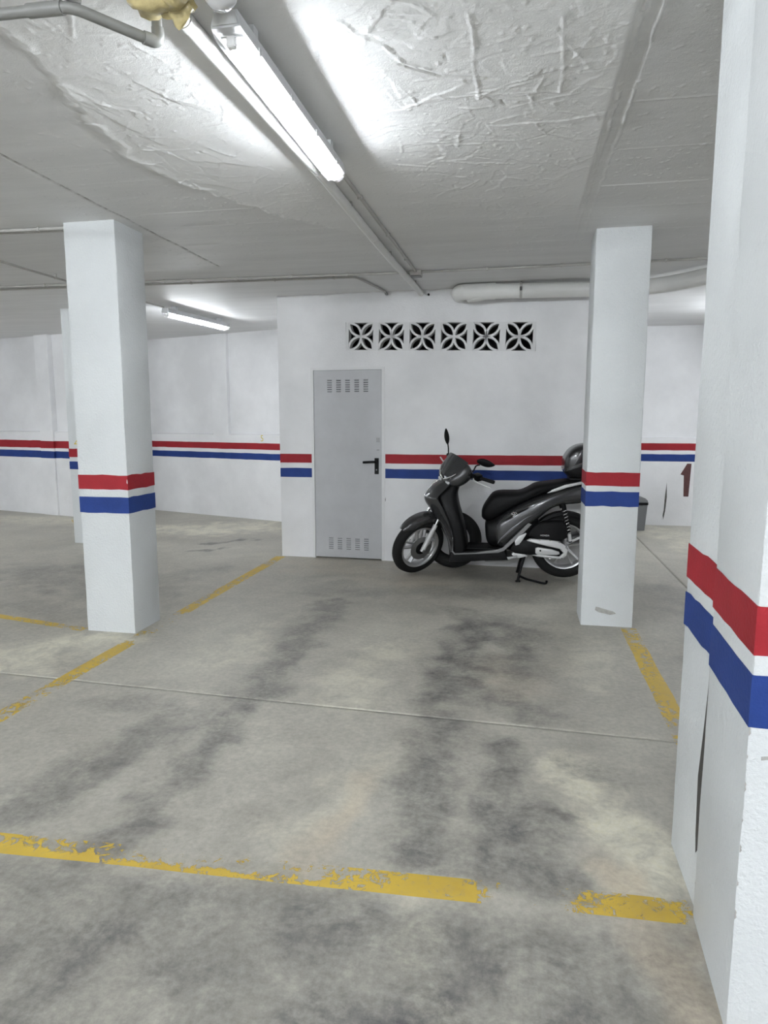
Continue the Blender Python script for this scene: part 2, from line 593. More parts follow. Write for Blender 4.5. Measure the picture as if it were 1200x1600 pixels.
def stain_tone_masks(X, Y):
    wx = X + (fbm(X, Y, 3.1, 4, 1) - 0.5) * 0.28
    wy = Y + (fbm(X, Y, 2.3, 4, 2) - 0.5) * 0.5
    br = fbm(X, Y, 9, 4, 3)
    dark = np.zeros_like(X); light = np.zeros_like(X); warm = np.zeros_like(X)

    mot = 0.45 + 1.1 * fbm(X, Y, 7, 5, 81) * (0.5 + fbm(X, Y, 26, 3, 82))

    def st(a, pts, w, s, soft=0.45):
        d = dseg(wx, wy, pts)
        w = w * 1.22
        return np.maximum(a, s * np.clip(mot, 0.3, 1.25) * sstep(w, w * (1 - soft * 2.0), d + (br - 0.5) * w * 1.1))
    # left tyre track, runs along Y at x ~ -1.4
    dark = st(dark, [(-1.42, 5.15), (-1.40, 4.2), (-1.37, 3.25)], 0.20, 0.72)
    dark = st(dark, [(-1.34, 3.12), (-1.36, 2.6), (-1.38, 1.75)], 0.12, 0.78)
    dark = st(dark, [(-1.50, 2.95), (-1.70, 2.35), (-1.90, 1.85)], 0.20, 0.70)
    dark = st(dark, [(-2.0, 2.9), (-1.5, 2.95)], 0.25, 0.3)
    # right tyre track
    dark = st(dark, [(-0.42, 4.9), (-0.10, 4.85)], 0.22, 0.55)
    dark = st(dark, [(-0.36, 4.75), (-0.32, 3.9), (-0.28, 3.4)], 0.23, 1.0)
    dark = st(dark, [(-0.06, 4.7), (0.06, 3.9)], 0.26, 0.75)
    dark = st(dark, [(-0.05, 3.45), (0.15, 3.35)], 0.16, 0.7)
    dark = st(dark, [(-0.36, 3.05), (-0.30, 2.5), (-0.22, 2.05)], 0.18, 0.85)
    dark = st(dark, [(-0.05, 2.85), (0.02, 2.4), (0.06, 2.05)], 0.15, 0.95)
    dark = st(dark, [(0.28, 2.75), (0.42, 2.68)], 0.09, 0.5)
    dark = st(dark, [(0.10, 2.15), (0.16, 1.98)], 0.09, 0.85)
    # front apron
    dark = st(dark, [(-0.1, 1.72), (0.10, 1.62), (0.12, 1.2)], 0.13, 0.85)
    dark = st(dark, [(0.24, 1.80), (0.27, 1.62)], 0.06, 0.85)
    dark = st(dark, [(-0.35, 1.65), (-0.15, 1.45)], 0.18, 0.6)
    dark = st(dark, [(-1.6, 1.66), (-0.7, 1.75), (-0.3, 1.75)], 0.10, 0.38)
    dark = st(dark, [(-1.1, 1.4), (-0.6, 1.3)], 0.14, 0.35)
    # darker, mottled driving lane in front of the bay line
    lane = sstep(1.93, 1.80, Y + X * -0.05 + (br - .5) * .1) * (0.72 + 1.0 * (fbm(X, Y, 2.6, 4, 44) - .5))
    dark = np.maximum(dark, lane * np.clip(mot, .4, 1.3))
    dark = st(dark, [(-0.55, 1.80), (-0.2, 1.70)], 0.10, 0.8)
    dark = st(dark, [(-0.5, 1.45), (-0.15, 1.32), (0.1, 1.3)], 0.20, 0.85)
    dark = st(dark, [(-1.2, 1.62), (-0.75, 1.52)], 0.12, 0.7)
    dark = st(dark, [(-1.0, 1.25), (-0.6, 1.2)], 0.12, 0.75)
    # left bay
    dark = st(dark, [(-4.8, 5.6), (-3.9, 5.3), (-3.2, 5.1)], 0.45, 0.55)
    dark = st(dark, [(-4.3, 6.4), (-4.0, 5.6)], 0.35, 0.5)
    dark = st(dark, [(-3.4, 5.4), (-3.0, 5.9)], 0.35, 0.35)
    dark = st(dark, [(-3.3, 4.4), (-4.0, 4.6)], 0.2, 0.35)
    for (x, y, r) in ((-3.45, 7.35, 0.10), (-3.3, 7.5, 0.05), (-3.15, 7.62, 0.05), (-3.55, 6.85, 0.09), (-3.28, 6.95, 0.04)):
        dark = st(dark, [(x - r, y), (x + r, y + 0.02)], r * 0.9, 1.0, 0.3)
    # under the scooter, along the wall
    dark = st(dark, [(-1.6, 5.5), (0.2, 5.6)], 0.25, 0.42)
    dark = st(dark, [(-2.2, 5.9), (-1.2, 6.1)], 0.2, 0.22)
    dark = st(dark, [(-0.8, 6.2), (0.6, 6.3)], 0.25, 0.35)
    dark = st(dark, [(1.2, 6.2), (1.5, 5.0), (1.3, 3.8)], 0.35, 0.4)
    # pale areas
    light = st(light, [(0.30, 2.75), (0.34, 2.35), (0.48, 2.2)], 0.16, 0.85)
    light = st(light, [(0.45, 2.45), (0.52, 2.2)], 0.10, 0.8)
    light = st(light, [(0.3, 2.1), (0.5, 2.1)], 0.11, 0.5)
    light = st(light, [(-3.3, 3.4), (-2.7, 3.75)], 0.35, 0.65)
    light = st(light, [(-5.0, 8.0), (-3.4, 8.6)], 0.6, 0.65)
    light = st(light, [(-5.8, 8.6), (-7.5, 8.6)], 0.4, 0.5)
    light = st(light, [(1.9, 9.3), (2.2, 7.8)], 0.45, 0.4)
    light = st(light, [(-0.75, 4.2), (-0.9, 3.4)], 0.22, 0.35)
    light = st(light, [(-1.75, 3.6), (-1.8, 4.2)], 0.2, 0.3)
    light = st(light, [(-0.55, 2.7), (-0.75, 2.2)], 0.16, 0.28)
    light = st(light, [(-0.30, 1.85), (-0.2, 1.55)], 0.08, 0.35)
    light = st(light, [(0.4, 3.9), (0.45, 4.5)], 0.2, 0.25)
    warm = st(warm, [(0.35, 2.15), (0.45, 1.7), (0.48, 1.3)], 0.16, 0.9)
    warm = st(warm, [(-0.60, 2.55), (-0.62, 2.05)], 0.10, 0.6)
    warm = st(warm, [(-2.0, 6.5), (-0.9, 6.0)], 0.5, 0.35)
    warm = st(warm, [(-0.2, 4.0), (0.0, 3.6)], 0.2, 0.4)
    return dark, light, warm


bm = box_bm((XL - .2, YB - .2, -0.25), (XR + .2, YF + .2, -0.012))
floor = ob('floor', bm, M['groove'])
setp(floor, 'stained grey concrete garage floor with worn yellow bay lines', kind='structure')


def slab(xs, ys, shear):
    # skirt rows so that the slab edge has depth at the joint
    ys = np.concatenate([[ys[0]], ys, [ys[-1]]])
    xs = np.concatenate([[xs[0]], xs, [xs[-1]]])
    X, Y = np.meshgrid(xs, ys)
    Y = Y + shear * X
    Z = (fbm(X, Y, 0.8, 3, 9) - 0.5) * 0.003
    Z[0, :] = Z[-1, :] = -0.012
    Z[:, 0] = Z[:, -1] = -0.012
    me = grid_mesh2('slab', X, Y, Z)
    d, l, w = stain_tone_masks(X, Y)
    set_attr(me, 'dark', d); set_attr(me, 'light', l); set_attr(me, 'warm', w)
    return ob('slab', me, M['floor'], floor)


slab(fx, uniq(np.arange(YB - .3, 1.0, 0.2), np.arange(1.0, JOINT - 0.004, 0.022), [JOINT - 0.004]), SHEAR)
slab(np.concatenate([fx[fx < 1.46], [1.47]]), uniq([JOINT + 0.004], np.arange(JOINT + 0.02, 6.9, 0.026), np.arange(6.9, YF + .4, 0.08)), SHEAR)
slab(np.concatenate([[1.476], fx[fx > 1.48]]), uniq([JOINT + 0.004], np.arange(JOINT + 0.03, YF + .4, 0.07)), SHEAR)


# painted bay lines (thin paint, partly worn off)
def paint_line(p0, p1, w, wear, label):
    """wear: function of fraction along -> 0..1"""
    p0 = Vector((*p0, 0)); p1 = Vector((*p1, 0))
    d = p1 - p0; ln = d.length; d.normalize(); nrm = Vector((-d.y, d.x, 0))
    n = max(2, int(ln / 0.03)); k = 7
    T = np.linspace(0, 1, n); S = np.linspace(-0.5, 0.5, k)
    TT, SS = np.meshgrid(T, S)
    wob = (fbm(TT * ln, SS * 0 + p0.x, 3, 3, 5) - 0.5) * 0.012
    X = p0.x + d.x * TT * ln + nrm.x * (SS * w + wob)
    Y = p0.y + d.y * TT * ln + nrm.y * (SS * w + wob)
    Z = (fbm(X, Y, 0.8, 3, 9) - 0.5) * 0.003 + 0.0012
    edge = np.abs(SS) > 0.49
    Z = np.where(edge, Z - 0.0011, Z)
    me = grid_mesh2('yellow_line', X, Y, Z, flip=False)
    set_attr(me, 'wear', np.vectorize(wear)(TT, SS))
    o = ob('yellow_line', me, M['yellow'], floor)
    o['label'] = label
    return o


def pw(stops):
    xs = [s[0] for s in stops]; ys = [s[1] for s in stops]
    return lambda t, s: float(np.interp(t, xs, ys))


paint_line((-2.49, 6.76), (-2.49, 1.2), 0.105, pw([(0, .35), (.05, .5), (.1, .42), (.37, .45), (.40, .62), (.50, .66), (.53, .42), (.64, .40), (.66, .55), (.75, .45), (1, .5)]), 'yellow bay line on the left')
paint_line((-2.96, 4.07), (-6.5, 4.78), 0.075, pw([(0, .5), (.15, .38), (1, .45)]), 'yellow line beyond the left pillar')
paint_line((0.79, 4.84), (0.79, 2.35), 0.105, pw([(0, .62), (.12, .5), (.2, .40), (.45, .42), (.6, .5), (1, .4)]), 'yellow bay line on the right')


def front_wear(t, s):
    base = float(np.interp(t, [0, .10, .16, .24, .40, .54, .58, .66, .74, .765, .80, .86, .88, .97, 1], [.36, .36, .44, .62, .76, .66, .46, .38, .42, .70, .74, .62, .52, .46, .6]))
    low = max(0.0, min(1.0, (-0.05 - s) / 0.3))
    return base - low * float(np.interp(t, [0, .1, .5, .6, .8, 1], [.05, .26, .30, .1, 0, 0]))


paint_line((-1.98, 1.845), (0.545, 1.975), 0.105, front_wear, 'flaking yellow line across the bay front')
paint_line((-6.4, 8.7), (-4.6, 6.55), 0.06, pw([(0, .5), (1, .62)]), 'faint yellow line by the far wall')

# ------------------------------------------------------------------ ceiling
GX0, GX1, GY0, GY1, GS = -2.75, 1.25, 1.75, 5.45, 0.0062
cx = np.arange(GX0, GX1 + 1e-6, GS); cy = np.arange(GY0, GY1 + 1e-6, GS)
CX, CY = np.meshgrid(cx, cy)


def ceiling_relief(X, Y):
    """positive = hanging down (m)"""
    wx = X + (fbm(X, Y, 6, 4, 21) - 0.5) * 0.16
    wy = Y + (fbm(X, Y, 5, 4, 22) - 0.5) * 0.16
    lx = np.interp(wy, [1.7, 2.14, 2.53, 3.1, 3.4, 3.94, 4.4, 5.0], [-1.66, -1.73, -1.80, -1.92, -1.86, -1.64, -1.35, -0.9])
    rx = 0.325
    edge = np.minimum((wx - lx) / 0.03, (rx - X) / 0.012)
    far = sstep(5.0, 3.7, Y + (fbm(X, Y, 2.2, 3, 30) - 0.5) * 0.8)
    Mk = np.clip(edge, 0, 1) * far
    # trowelled plaster: overlapping tilted strokes that end in small ridges
    H = np.zeros_like(X)
    r = np.random.default_rng(8)
    for k in range(420):
        cx_, cy_ = r.uniform(-2.0, 0.4), r.uniform(1.75, 4.9)
        if cy_ > 4.0 and r.random() < 0.5: continue
        a = r.normal(0.25, 0.7) if r.random() < 0.7 else r.uniform(0, PI)
        ln, wd = r.uniform(0.08, 0.34), r.uniform(0.035, 0.14)
        hh = r.uniform(0.0014, 0.0046)
        ca, sa = math.cos(a), math.sin(a)
        i0, i1 = np.searchsorted(Y[:, 0], [cy_ - 0.42, cy_ + 0.42]); j0, j1 = np.searchsorted(X[0], [cx_ - 0.42, cx_ + 0.42])
        if i1 <= i0 or j1 <= j0: continue
        sx = wx[i0:i1, j0:j1]; sy = wy[i0:i1, j0:j1]
        u = (sx - cx_) * ca + (sy - cy_) * sa
        v = -(sx - cx_) * sa + (sy - cy_) * ca
        inside = (np.abs(u) < ln) & (np.abs(v) < wd)
        rampv = hh * ((v / wd + 1) / 2) ** 2.2 * (1 - (np.abs(u) / ln) ** 6 * 0.6)
        sub = H[i0:i1, j0:j1]
        sub[inside] = np.maximum(sub[inside] * (1 - 0.45 * r.random()), rampv[inside])
    H += (fbm(X, Y, 45, 2, 8) - 0.5) * 0.0007 + (fbm(X, Y, 4, 3, 14) - 0.5) * 0.0035
    # creases and ridges of thick plaster
    ridge = np.zeros_like(X)

    def rd(pts, w, h, step=0.0):
        pts = np.array(pts, float)
        i0, i1 = np.searchsorted(Y[:, 0], [pts[:, 1].min() - .08, pts[:, 1].max() + .08])
        j0, j1 = np.searchsorted(X[0], [pts[:, 0].min() - .08, pts[:, 0].max() + .08])
        if i1 <= i0 or j1 <= j0: return
        sx = X[i0:i1, j0:j1] + (fbm(X[i0:i1, j0:j1], Y[i0:i1, j0:j1], 22, 3, 40) - .5) * 0.010
        d = dseg(sx, Y[i0:i1, j0:j1], [tuple(p) for p in pts])
        ridge[i0:i1, j0:j1] += h * np.exp(-(d / w) ** 2)
    rd([(-0.19, 2.3), (-0.185, 2.45), (-0.194, 2.65), (-0.19, 2.83), (-0.14, 2.9)], 0.0045, 0.0032)
    rd([(0.10, 2.35), (0.105, 2.43), (0.119, 2.67), (0.12, 2.88)], 0.0045, 0.0032)
    rd([(0.12, 2.7), (0.2, 2.5), (0.3, 2.45)], 0.0045, 0.003)
    rd([(-0.6, 2.25), (-0.55, 2.35), (-0.5, 2.42)], 0.006, 0.004)
    rd([(-0.45, 2.55), (-0.32, 2.66), (-0.12, 2.72)], 0.006, -0.004)
    for k in range(330):
        x, y = r.uniform(-1.9, 0.3), r.uniform(1.85, 4.7)
        if abs(x + 0.95) < 0.22: continue
        a = r.normal(0.15, 0.5) if r.random() < 0.65 else r.normal(1.5, 0.5)
        l_ = r.uniform(0.03, 0.16)
        b = a + r.normal(0, 0.3)
        rd([(x, y), (x + math.cos(a) * l_, y + math.sin(a) * l_), (x + math.cos(a) * l_ + math.cos(b) * l_ * .7, y + math.sin(a) * l_ + math.sin(b) * l_ * .7)],
           r.uniform(0.0032, 0.0055), r.uniform(0.001, 0.0036) * (1 if r.random() < .85 else -1))
    ridge *= (0.35 + 0.65 * (fbm(X, Y, 24, 3, 90) > 0.44)) * (0.5 + fbm(X, Y, 3, 2, 91))
    clearp = 1 - 0.8 * np.exp(-((X + 0.95) / 0.28) ** 4)
    R = (Mk * (0.004 + H * clearp) + ridge * far * sstep(0.0, 1.0, edge) * clearp)
    # thick lip along the left rim of the plaster
    R += far * 0.004 * np.exp(-((wx - lx - 0.03) / 0.025) ** 2) * (fbm(X, Y, 9, 3, 50) > 0.42)
    # formwork seam along X = 0.362 : a groove between two ragged ridges
    sx = X + (fbm(X * 0, Y, 10, 3, 60) - .5) * 0.02
    amp = np.interp(Y, [1.7, 3.2, 3.3, 5.0, 5.4], [1, 1, .35, .2, 0])
    gap = (fbm(X, Y, 7, 3, 61) > 0.36)
    R += amp * (0.007 * np.exp(-((sx - 0.345) / 0.005) ** 2) * gap + 0.007 * np.exp(-((sx - 0.395) / 0.0045) ** 2) * (fbm(X, Y, 5, 3, 62) > 0.4) - 0.004 * ((sx > 0.345) & (sx < 0.395)))
    R += np.exp(-(((X - 0.37) / 0.06) ** 2 + ((Y - 3.2) / 0.05) ** 2)) * 0.008
    # board marks running across
    for (yy, x0, x1, h) in ((3.02, .40, 1.25, .0035), (4.02, .40, 1.25, .004), (4.42, .4, 1.25, .002), (4.94, .5, 1.25, .003), (2.62, .45, 1.25, .0018), (3.52, .42, 1.25, .0018),
                            (4.00, -2.45, -1.6, .0035), (4.30, -2.35, -1.55, .003), (3.45, -2.45, -1.85, .0014), (4.75, -2.4, 0.2, .002), (5.1, -2.3, 0.8, .002), (4.5, -1.4, 0.3, .0025), (3.2, -2.45, -2.0, .0012)):
        brk = fbm(X, Y, 3.5, 3, int(yy * 10)) > 0.40
        yl = yy + (X - x0) * 0.012
        R += h * np.exp(-((Y - yl) / 0.006) ** 2) * (X > x0) * (X < x1) * brk
    # scrape specks on the bare formwork
    R += (fbm(X, Y, 40, 2, 70) > 0.80) * 0.002
    # slab joint line at X = -2.48
    R -= 0.006 * np.exp(-((X + 2.48 + (fbm(X * 0, Y, 3, 3, 71) - .5) * .02) / 0.010) ** 2)
    crack = np.exp(-((X + 2.48 + (fbm(X * 0, Y, 3, 3, 71) - .5) * .02) / 0.009) ** 2) * 0.8
    return R, Mk, crack


CR, CM, CK = ceiling_relief(CX, CY)
edgefade = np.minimum(np.minimum((CX - GX0), (GX1 - CX)), np.minimum(CY - GY0, GY1 - CY))
CR = CR * sstep(0, 0.06, edgefade)
bm = bmesh.new()
add_box(bm, (XL - .2, YB - .2, ZC + 0.02), (XR + .2, YF + .2, ZC + 0.25))
for (x0, x1, y0, y1) in ((XL - .2, cx[0], YB - .2, YF + .2), (cx[-1], XR + .2, YB - .2, YF + .2), (cx[0], cx[-1], YB - .2, cy[0]), (cx[0], cx[-1], cy[-1], YF + .2)):
    vs = [bm.verts.new(p) for p in ((x0, y0, ZC), (x0, y1, ZC), (x1, y1, ZC), (x1, y0, ZC))]
    bm.faces.new(vs)
ceiling = ob('ceiling', bm, M['ceiling'])
setp(ceiling, 'white painted concrete ceiling with rough trowelled plaster patches', kind='structure')
me = grid_mesh('plaster_surface', cx, cy, ZC - CR, flip=True)
set_attr(me, 'plaster', CM); set_attr(me, 'crack', CK)
ob('plaster_surface', me, M['ceiling'], ceiling)


# ------------------------------------------------------------------ walls
def wall_root(name, p0, p1, label, me=None, mat=None):
    """local x runs p0->p1, local y points away from the viewer side, z up"""
    d = Vector((p1[0] - p0[0], p1[1] - p0[1], 0))
    a = math.atan2(d.y, d.x)
    if me is None:
        o = empty(name, (p0[0], p0[1], 0), a)
    else:
        o = ob(name, me, mat or M['wall'], None, None, (p0[0], p0[1], 0), (0, 0, a))
    setp(o, label, kind='structure')
    return o, d.length


def band(parent, t0, t1, z0, z1, mat, name, y=-0.0012, slope=0.0):
    n = max(3, int((t1 - t0) / 0.09))
    ts = np.linspace(t0, t1, n)
    j0 = RNG.normal(0, 0.0012, n); j1 = RNG.normal(0, 0.0012, n)
    v = []; f = []
    for i, t in enumerate(ts):
        zz = slope * (t - t0)
        v += [(t, y, z0 + zz + j0[i]), (t, y, z1 + zz + j1[i]), (t, 0.0005, z0 + zz + j0[i]), (t, 0.0005, z1 + zz + j1[i])]
    for i in range(n - 1):
        a = i * 4; b = a + 4
        f += [(a, b, b + 1, a + 1), (a + 1, b + 1, b + 3, a + 3), (a, a + 2, b + 2, b)]
    f += [(0, 1, 3, 2), (4 * n - 4, 4 * n - 2, 4 * n - 1, 4 * n - 3)]
    return ob(name, pydata(name, v, f), mat, parent)


# --- front wall of the storage room (door, vent blocks)
WP0, WP1 = (-2.485, 6.80), (0.87, 6.70)
D0, D1, DH = 0.378, 1.112, 1.968
V0, V1 = 0.735, 2.618
VT = lambda t: 2.436 - (t - V0) * 0.0275
VB = lambda t: 2.160 - (t - V0) * 0.0265
WLEN = math.hypot(WP1[0] - WP0[0], WP1[1] - WP0[1])
TH = 0.12
bm = bmesh.new()
for poly in ([(0, 0), (D0, 0), (D0, ZC), (0, ZC)],
             [(D0, DH), (V0, DH), (V0, ZC), (D0, ZC)],
             [(V0, VT(V0)), (V1, VT(V1)), (V1, ZC), (V0, ZC)],
             [(V0, DH), (D1, DH), (D1, 0), (V1, 0), (V1, VB(V1)), (V0, VB(V0))],
             [(V1, 0), (WLEN, 0), (WLEN, ZC), (V1, ZC)]):
    prism_bm(poly, 0, TH, bm=bm)
me = bpy.data.meshes.new('wall_back'); bm.to_mesh(me); bm.free()
wall_back, _ = wall_root('wall_back', WP0, WP1, 'white storage room wall with grey door, vent blocks and stripes', me)
for (a, b) in ((0.0, 0.352), (1.146, WLEN)):
    sl = 0.002
    band(wall_back, a, b, 1.010 + a * 0.006, 1.104 + a * 0.006, M['red'], 'red_band', slope=sl)
    band(wall_back, a, b, 0.858 + a * 0.006, 0.955 + a * 0.006, M['blue'], 'blue_band', slope=sl)


# vent (breeze) blocks
def breeze_mesh():
    bm = bmesh.new()
    W, Hh, hw, hh, d = 0.3146, 0.284, 0.1275, 0.133, 0.10
    # frame
    for (a, b) in (((-W / 2, -.0, -Hh / 2), (-hw, d, Hh / 2)), ((hw, -.0, -Hh / 2), (W / 2, d, Hh / 2)),
                   ((-hw, -.0, -Hh / 2), (hw, d, -hh)), ((-hw, -.0, hh), (hw, d, Hh / 2))):
        add_box(bm, a, b)
    # four pointed petals, each two arcs from corner to centre
    n = 10; w = 0.0105
    for sx in (-1, 1):
        for sz in (-1, 1):
            for side in (-1, 1):
                p0 = Vector((sx * hw, 0, sz * hh)); p1 = Vector((0, 0, 0))
                mid = (p0 + p1) / 2
                dirv = (p1 - p0); nr = Vector((-dirv.z, 0, dirv.x)).normalized() * side
                sag = dirv.length * 0.225
                pts = []
                for k in range(n + 1):
                    t = k / n
                    pts.append(p0.lerp(p1, t) + nr * sag * 4 * t * (1 - t) * (1 - 0.0 * t))
                vs = []
                for k, p in enumerate(pts):
                    tt = (pts[min(k + 1, n)] - pts[max(k - 1, 0)]).normalized()
                    q = Vector((-tt.z, 0, tt.x)) * w
                    vs.append([bm.verts.new((p + q) + Vector((0, 0.006, 0))), bm.verts.new((p - q) + Vector((0, 0.006, 0))),
                               bm.verts.new((p - q) + Vector((0, d - .004, 0))), bm.verts.new((p + q) + Vector((0, d - .004, 0)))])
                for k in range(n):
                    for i in range(4):
                        j = (i + 1) % 4
                        bm.faces.new([vs[k][i], vs[k][j], vs[k + 1][j], vs[k + 1][i]])
                bm.faces.new(vs[0]); bm.faces.new(vs[-1])
    bmesh.ops.recalc_face_normals(bm, faces=bm.faces[:])
    me = bpy.data.meshes.new('breeze_block'); bm.to_mesh(me); bm.free()
    me.materials.append(M['vent'])
    return me


bz = breeze_mesh()
for i in range(6):
    t = V0 + (i + 0.5) * (V1 - V0) / 6
    ob('breeze_block', bz, None, wall_back, None, (t, 0.0004, (VT(t) + VB(t)) / 2), (0, 0.027, 0))

# small chips on this wall
for (t, z, w_, h_) in ((0.355, 0.40, 0.006, 0.04), (1.145, 0.62, 0.005, 0.05)):
    ob('paint_chip', prism_bm([(t, z), (t + w_, z + h_ * .3), (t + w_ * .6, z + h_), (t - w_ * .4, z + h_ * .5)], -0.001, 0.001), M['chip'], wall_back)


def plain_wall(name, p0, p1, label, th=0.15, mat=None, h=ZC):
    ln = math.hypot(p1[0] - p0[0], p1[1] - p0[1])
    me = bpy.data.meshes.new(name)
    bm = box_bm((0, 0, 0), (ln, th, h)); bm.to_mesh(me); bm.free()
    return wall_root(name, p0, p1, label, me, mat)[0]


# storage room inside
plain_wall('wall_storage_left', (-2.485, 9.2), (-2.485, 6.925), 'white side wall of the storage room', 0.10)
plain_wall('wall_storage_right', (0.87, 6.825), (0.87, 9.2), 'white right side wall of the storage room', 0.10)
plain_wall('wall_storage_back', (-2.37, 9.0), (0.75, 9.0), 'grey rear wall inside the storage room', 0.10, M['wall_dark'])


# --- far walls with recessed panels above a thicker base
def far_wall(name, p0, p1, label, ledge, posts, bands=True, rec=0.055):
    ln = math.hypot(p1[0] - p0[0], p1[1] - p0[1])
    bm = bmesh.new()
    add_box(bm, (0, rec, 0), (ln, rec + 0.15, ZC))
    # lower thick part with a sloped ledge
    prof = [(0, 0), (0, ledge - 0.012), (rec, ledge + 0.004), (rec, 0)]
    a = [bm.verts.new((0, p[0], p[1])) for p in prof]; b = [bm.verts.new((ln, p[0], p[1])) for p in prof]
    fs = [bm.faces.new(a), bm.faces.new(b[::-1])]
    for i in range(4):
        j = (i + 1) % 4
        fs.append(bm.faces.new([a[i], b[i], b[j], a[j]]))
    bmesh.ops.recalc_face_normals(bm, faces=fs)
    me = bpy.data.meshes.new(name); bm.to_mesh(me); bm.free()
    w, _ = wall_root(name, p0, p1, label, me)
    for (t0, t1, pr_) in posts:
        ob('pilaster', box_bm((t0, -pr_, ledge - 0.02 if pr_ <= 0.001 else 0), (t1, rec + 0.01, ZC - 0.001), 0.006), M['wall'], w)
    return w, ln


wB, lB = far_wall('wall_rear_left', (-6.35, 10.127), (-2.52, 8.877), 'far white wall with recessed panels, striped, beside storage room', 1.25, [(1.90, 2.20, 0.0)])
band(wB, 0, lB, 1.030, 1.124, M['red'], 'red_band')
band(wB, 0, lB, 0.882, 0.975, M['blue'], 'blue_band')
wA, lA = far_wall('wall_rear_far_left', (-10.1, 9.904), (-6.25, 8.911), 'far left white wall with pilaster and recessed panels', 1.285, [(3.00, 3.29, 0.03)])
band(wA, 0, 3.00, 1.033, 1.147, M['red'], 'red_band')
band(wA, 0, 3.00, 0.882, 0.990, M['blue'], 'blue_band')
band(wA, 3.29, lA, 1.033, 1.142, M['red'], 'red_band')
band(wA, 3.29, lA, 0.882, 0.987, M['blue'], 'blue_band')
band(wA, 2.999, 3.291, 1.030, 1.140, M['red'], 'red_band', y=-0.0315)
band(wA, 2.999, 3.291, 0.880, 0.985, M['blue'], 'blue_band', y=-0.0315)
plain_wall('wall_rear_jog', (-6.25, 8.95), (-6.25, 10.3), 'short white return wall between the two far walls', 0.12)
wR, lR = far_wall('wall_rear_right', (0.97, 9.86), (5.1, 9.86), 'far right white wall with stripes and maroon number', 1.215, [])
band(wR, 0, lR, 1.044, 1.14, M['red'], 'red_band')
band(wR, 0, lR, 0.892, 0.990, M['blue'], 'blue_band')
plain_wall('wall_left', (XL, YB), (XL, YF), 'white left outer wall of the garage')
plain_wall('wall_right', (XR, YF), (XR, YB), 'white right outer wall of the garage')
plain_wall('wall_front', (XR, YB), (XL, YB), 'white outer wall behind the viewpoint')


def text_mesh(s, size, extrude=0.001):
    cu = bpy.data.curves.new('lettering', 'FONT')
    cu.body = s; cu.size = size; cu.extrude = extrude
    cu.align_x = 'CENTER'; cu.align_y = 'CENTER'; cu.resolution_u = 3
    t = bpy.data.objects.new('lettering', cu); COL.objects.link(t)
    dg = bpy.context.evaluated_depsgraph_get()
    me = bpy.data.meshes.new_from_object(t.evaluated_get(dg))
    bpy.data.objects.remove(t); bpy.data.curves.remove(cu)
    me.materials.clear()
    return me


# painted bay numbers
o = ob('bay_number', text_mesh('5', 0.13), M['yellow_plain'], wB, None, (2.84, -0.001, 1.19), (PI / 2, 0, 0))
o['label'] = 'small yellow stencilled number 5'
X1 = 2.21 - 0.97
one = [(X1 - .02, .715), (X1 + .025, .70), (X1 + .035, .41), (X1 + .10, .41), (X1 + .115, .865), (X1 + .06, .865)]
o = ob('bay_number', prism_bm(one, -0.0015, 0.001), M['maroon'], wR)
o['label'] = 'large maroon painted number 1'
o = ob('wall_crack', prism_bm([(1.015, .06), (1.03, .22), (1.035, .40), (1.05, .60), (1.062, .40), (1.05, .20), (1.03, .08), (1.02, .15)], -0.0012, 0.001), M['chip'], wR)


# ------------------------------------------------------------------ door
door = empty('door_1', (WP0[0], WP0[1], 0), math.atan2(WP1[1] - WP0[1], WP1[0] - WP0[0]))
setp(door, 'grey metal door with louvre slots and black lever handle', kind='structure')
leaf = ob('door_leaf', box_bm((D0 + 0.006, 0.002, 0.012), (D1 - 0.006, 0.042, DH - 0.004), 0.003, 1), M['door'], door)
bm = bmesh.new()
for (a, b) in (((D0 - 0.024, -0.004, 0), (D0 + 0.004, 0.06, DH + 0.022)), ((D1 - 0.004, -0.004, 0), (D1 + 0.026, 0.06, DH + 0.022)), ((D0 + 0.004, -0.004, DH - 0.003), (D1 - 0.004, 0.06, DH + 0.022))):
    add_box(bm, a, b)
ob('door_frame', bm, M['frame'], door)
lv = bmesh.new()
hw = 0.0245
for sgn in (0,):
    p = [(-hw, 0, 0.006), (hw, 0, 0.006), (-hw, -0.006, -0.004), (hw, -0.006, -0.004), (-hw, 0, -0.004), (hw, 0, -0.004)]
    vs = [lv.verts.new(q) for q in p]
    for idx, mi in (((0, 2, 3, 1), 0), ((2, 4, 5, 3), 1), ((0, 4, 2), 0), ((1, 3, 5), 0)):
        f = lv.faces.new([vs[i] for i in idx]); f.material_index = mi
    vs = [lv.verts.new(q) for q in ((-hw, -0.0006, -0.004), (hw, -0.0006, -0.004), (hw, -0.0006, -0.0095), (-hw, -0.0006, -0.0095))]
    f = lv.faces.new(vs); f.material_index = 1
lvm = bpy.data.meshes.new('louvre_slot'); lv.to_mesh(lvm); lv.free()
lvm.materials.append(M['door']); lvm.materials.append(M['black_slot'])
for z0 in (1.866, 0.224):
    for c in range(5):
        for r_ in range(6):
            ob('louvre_slot', lvm, None, leaf, None, (0.556 + c * 0.0965, 0.0022, z0 - r_ * 0.0225))
pl = ob('handle_plate', box_bm((1.033, -0.008, 0.905), (1.077, 0.003, 1.070), 0.004), M['black'], door)
ob('lever_handle', tube_bm(fillet([(1.055, -0.006, 1.032), (1.055, -0.05, 1.032), (1.03, -0.055, 1.034), (0.922, -0.052, 1.028)], 0.015), 0.012, 10), M['black'], pl, 60)
ob('lock_cylinder', lathe_bm([(0, -0.012), (0.007, -0.012), (0.007, 0.0)], 12, 'y', (1.055, -0.002, 0.95)), M['steel'], pl, 40)
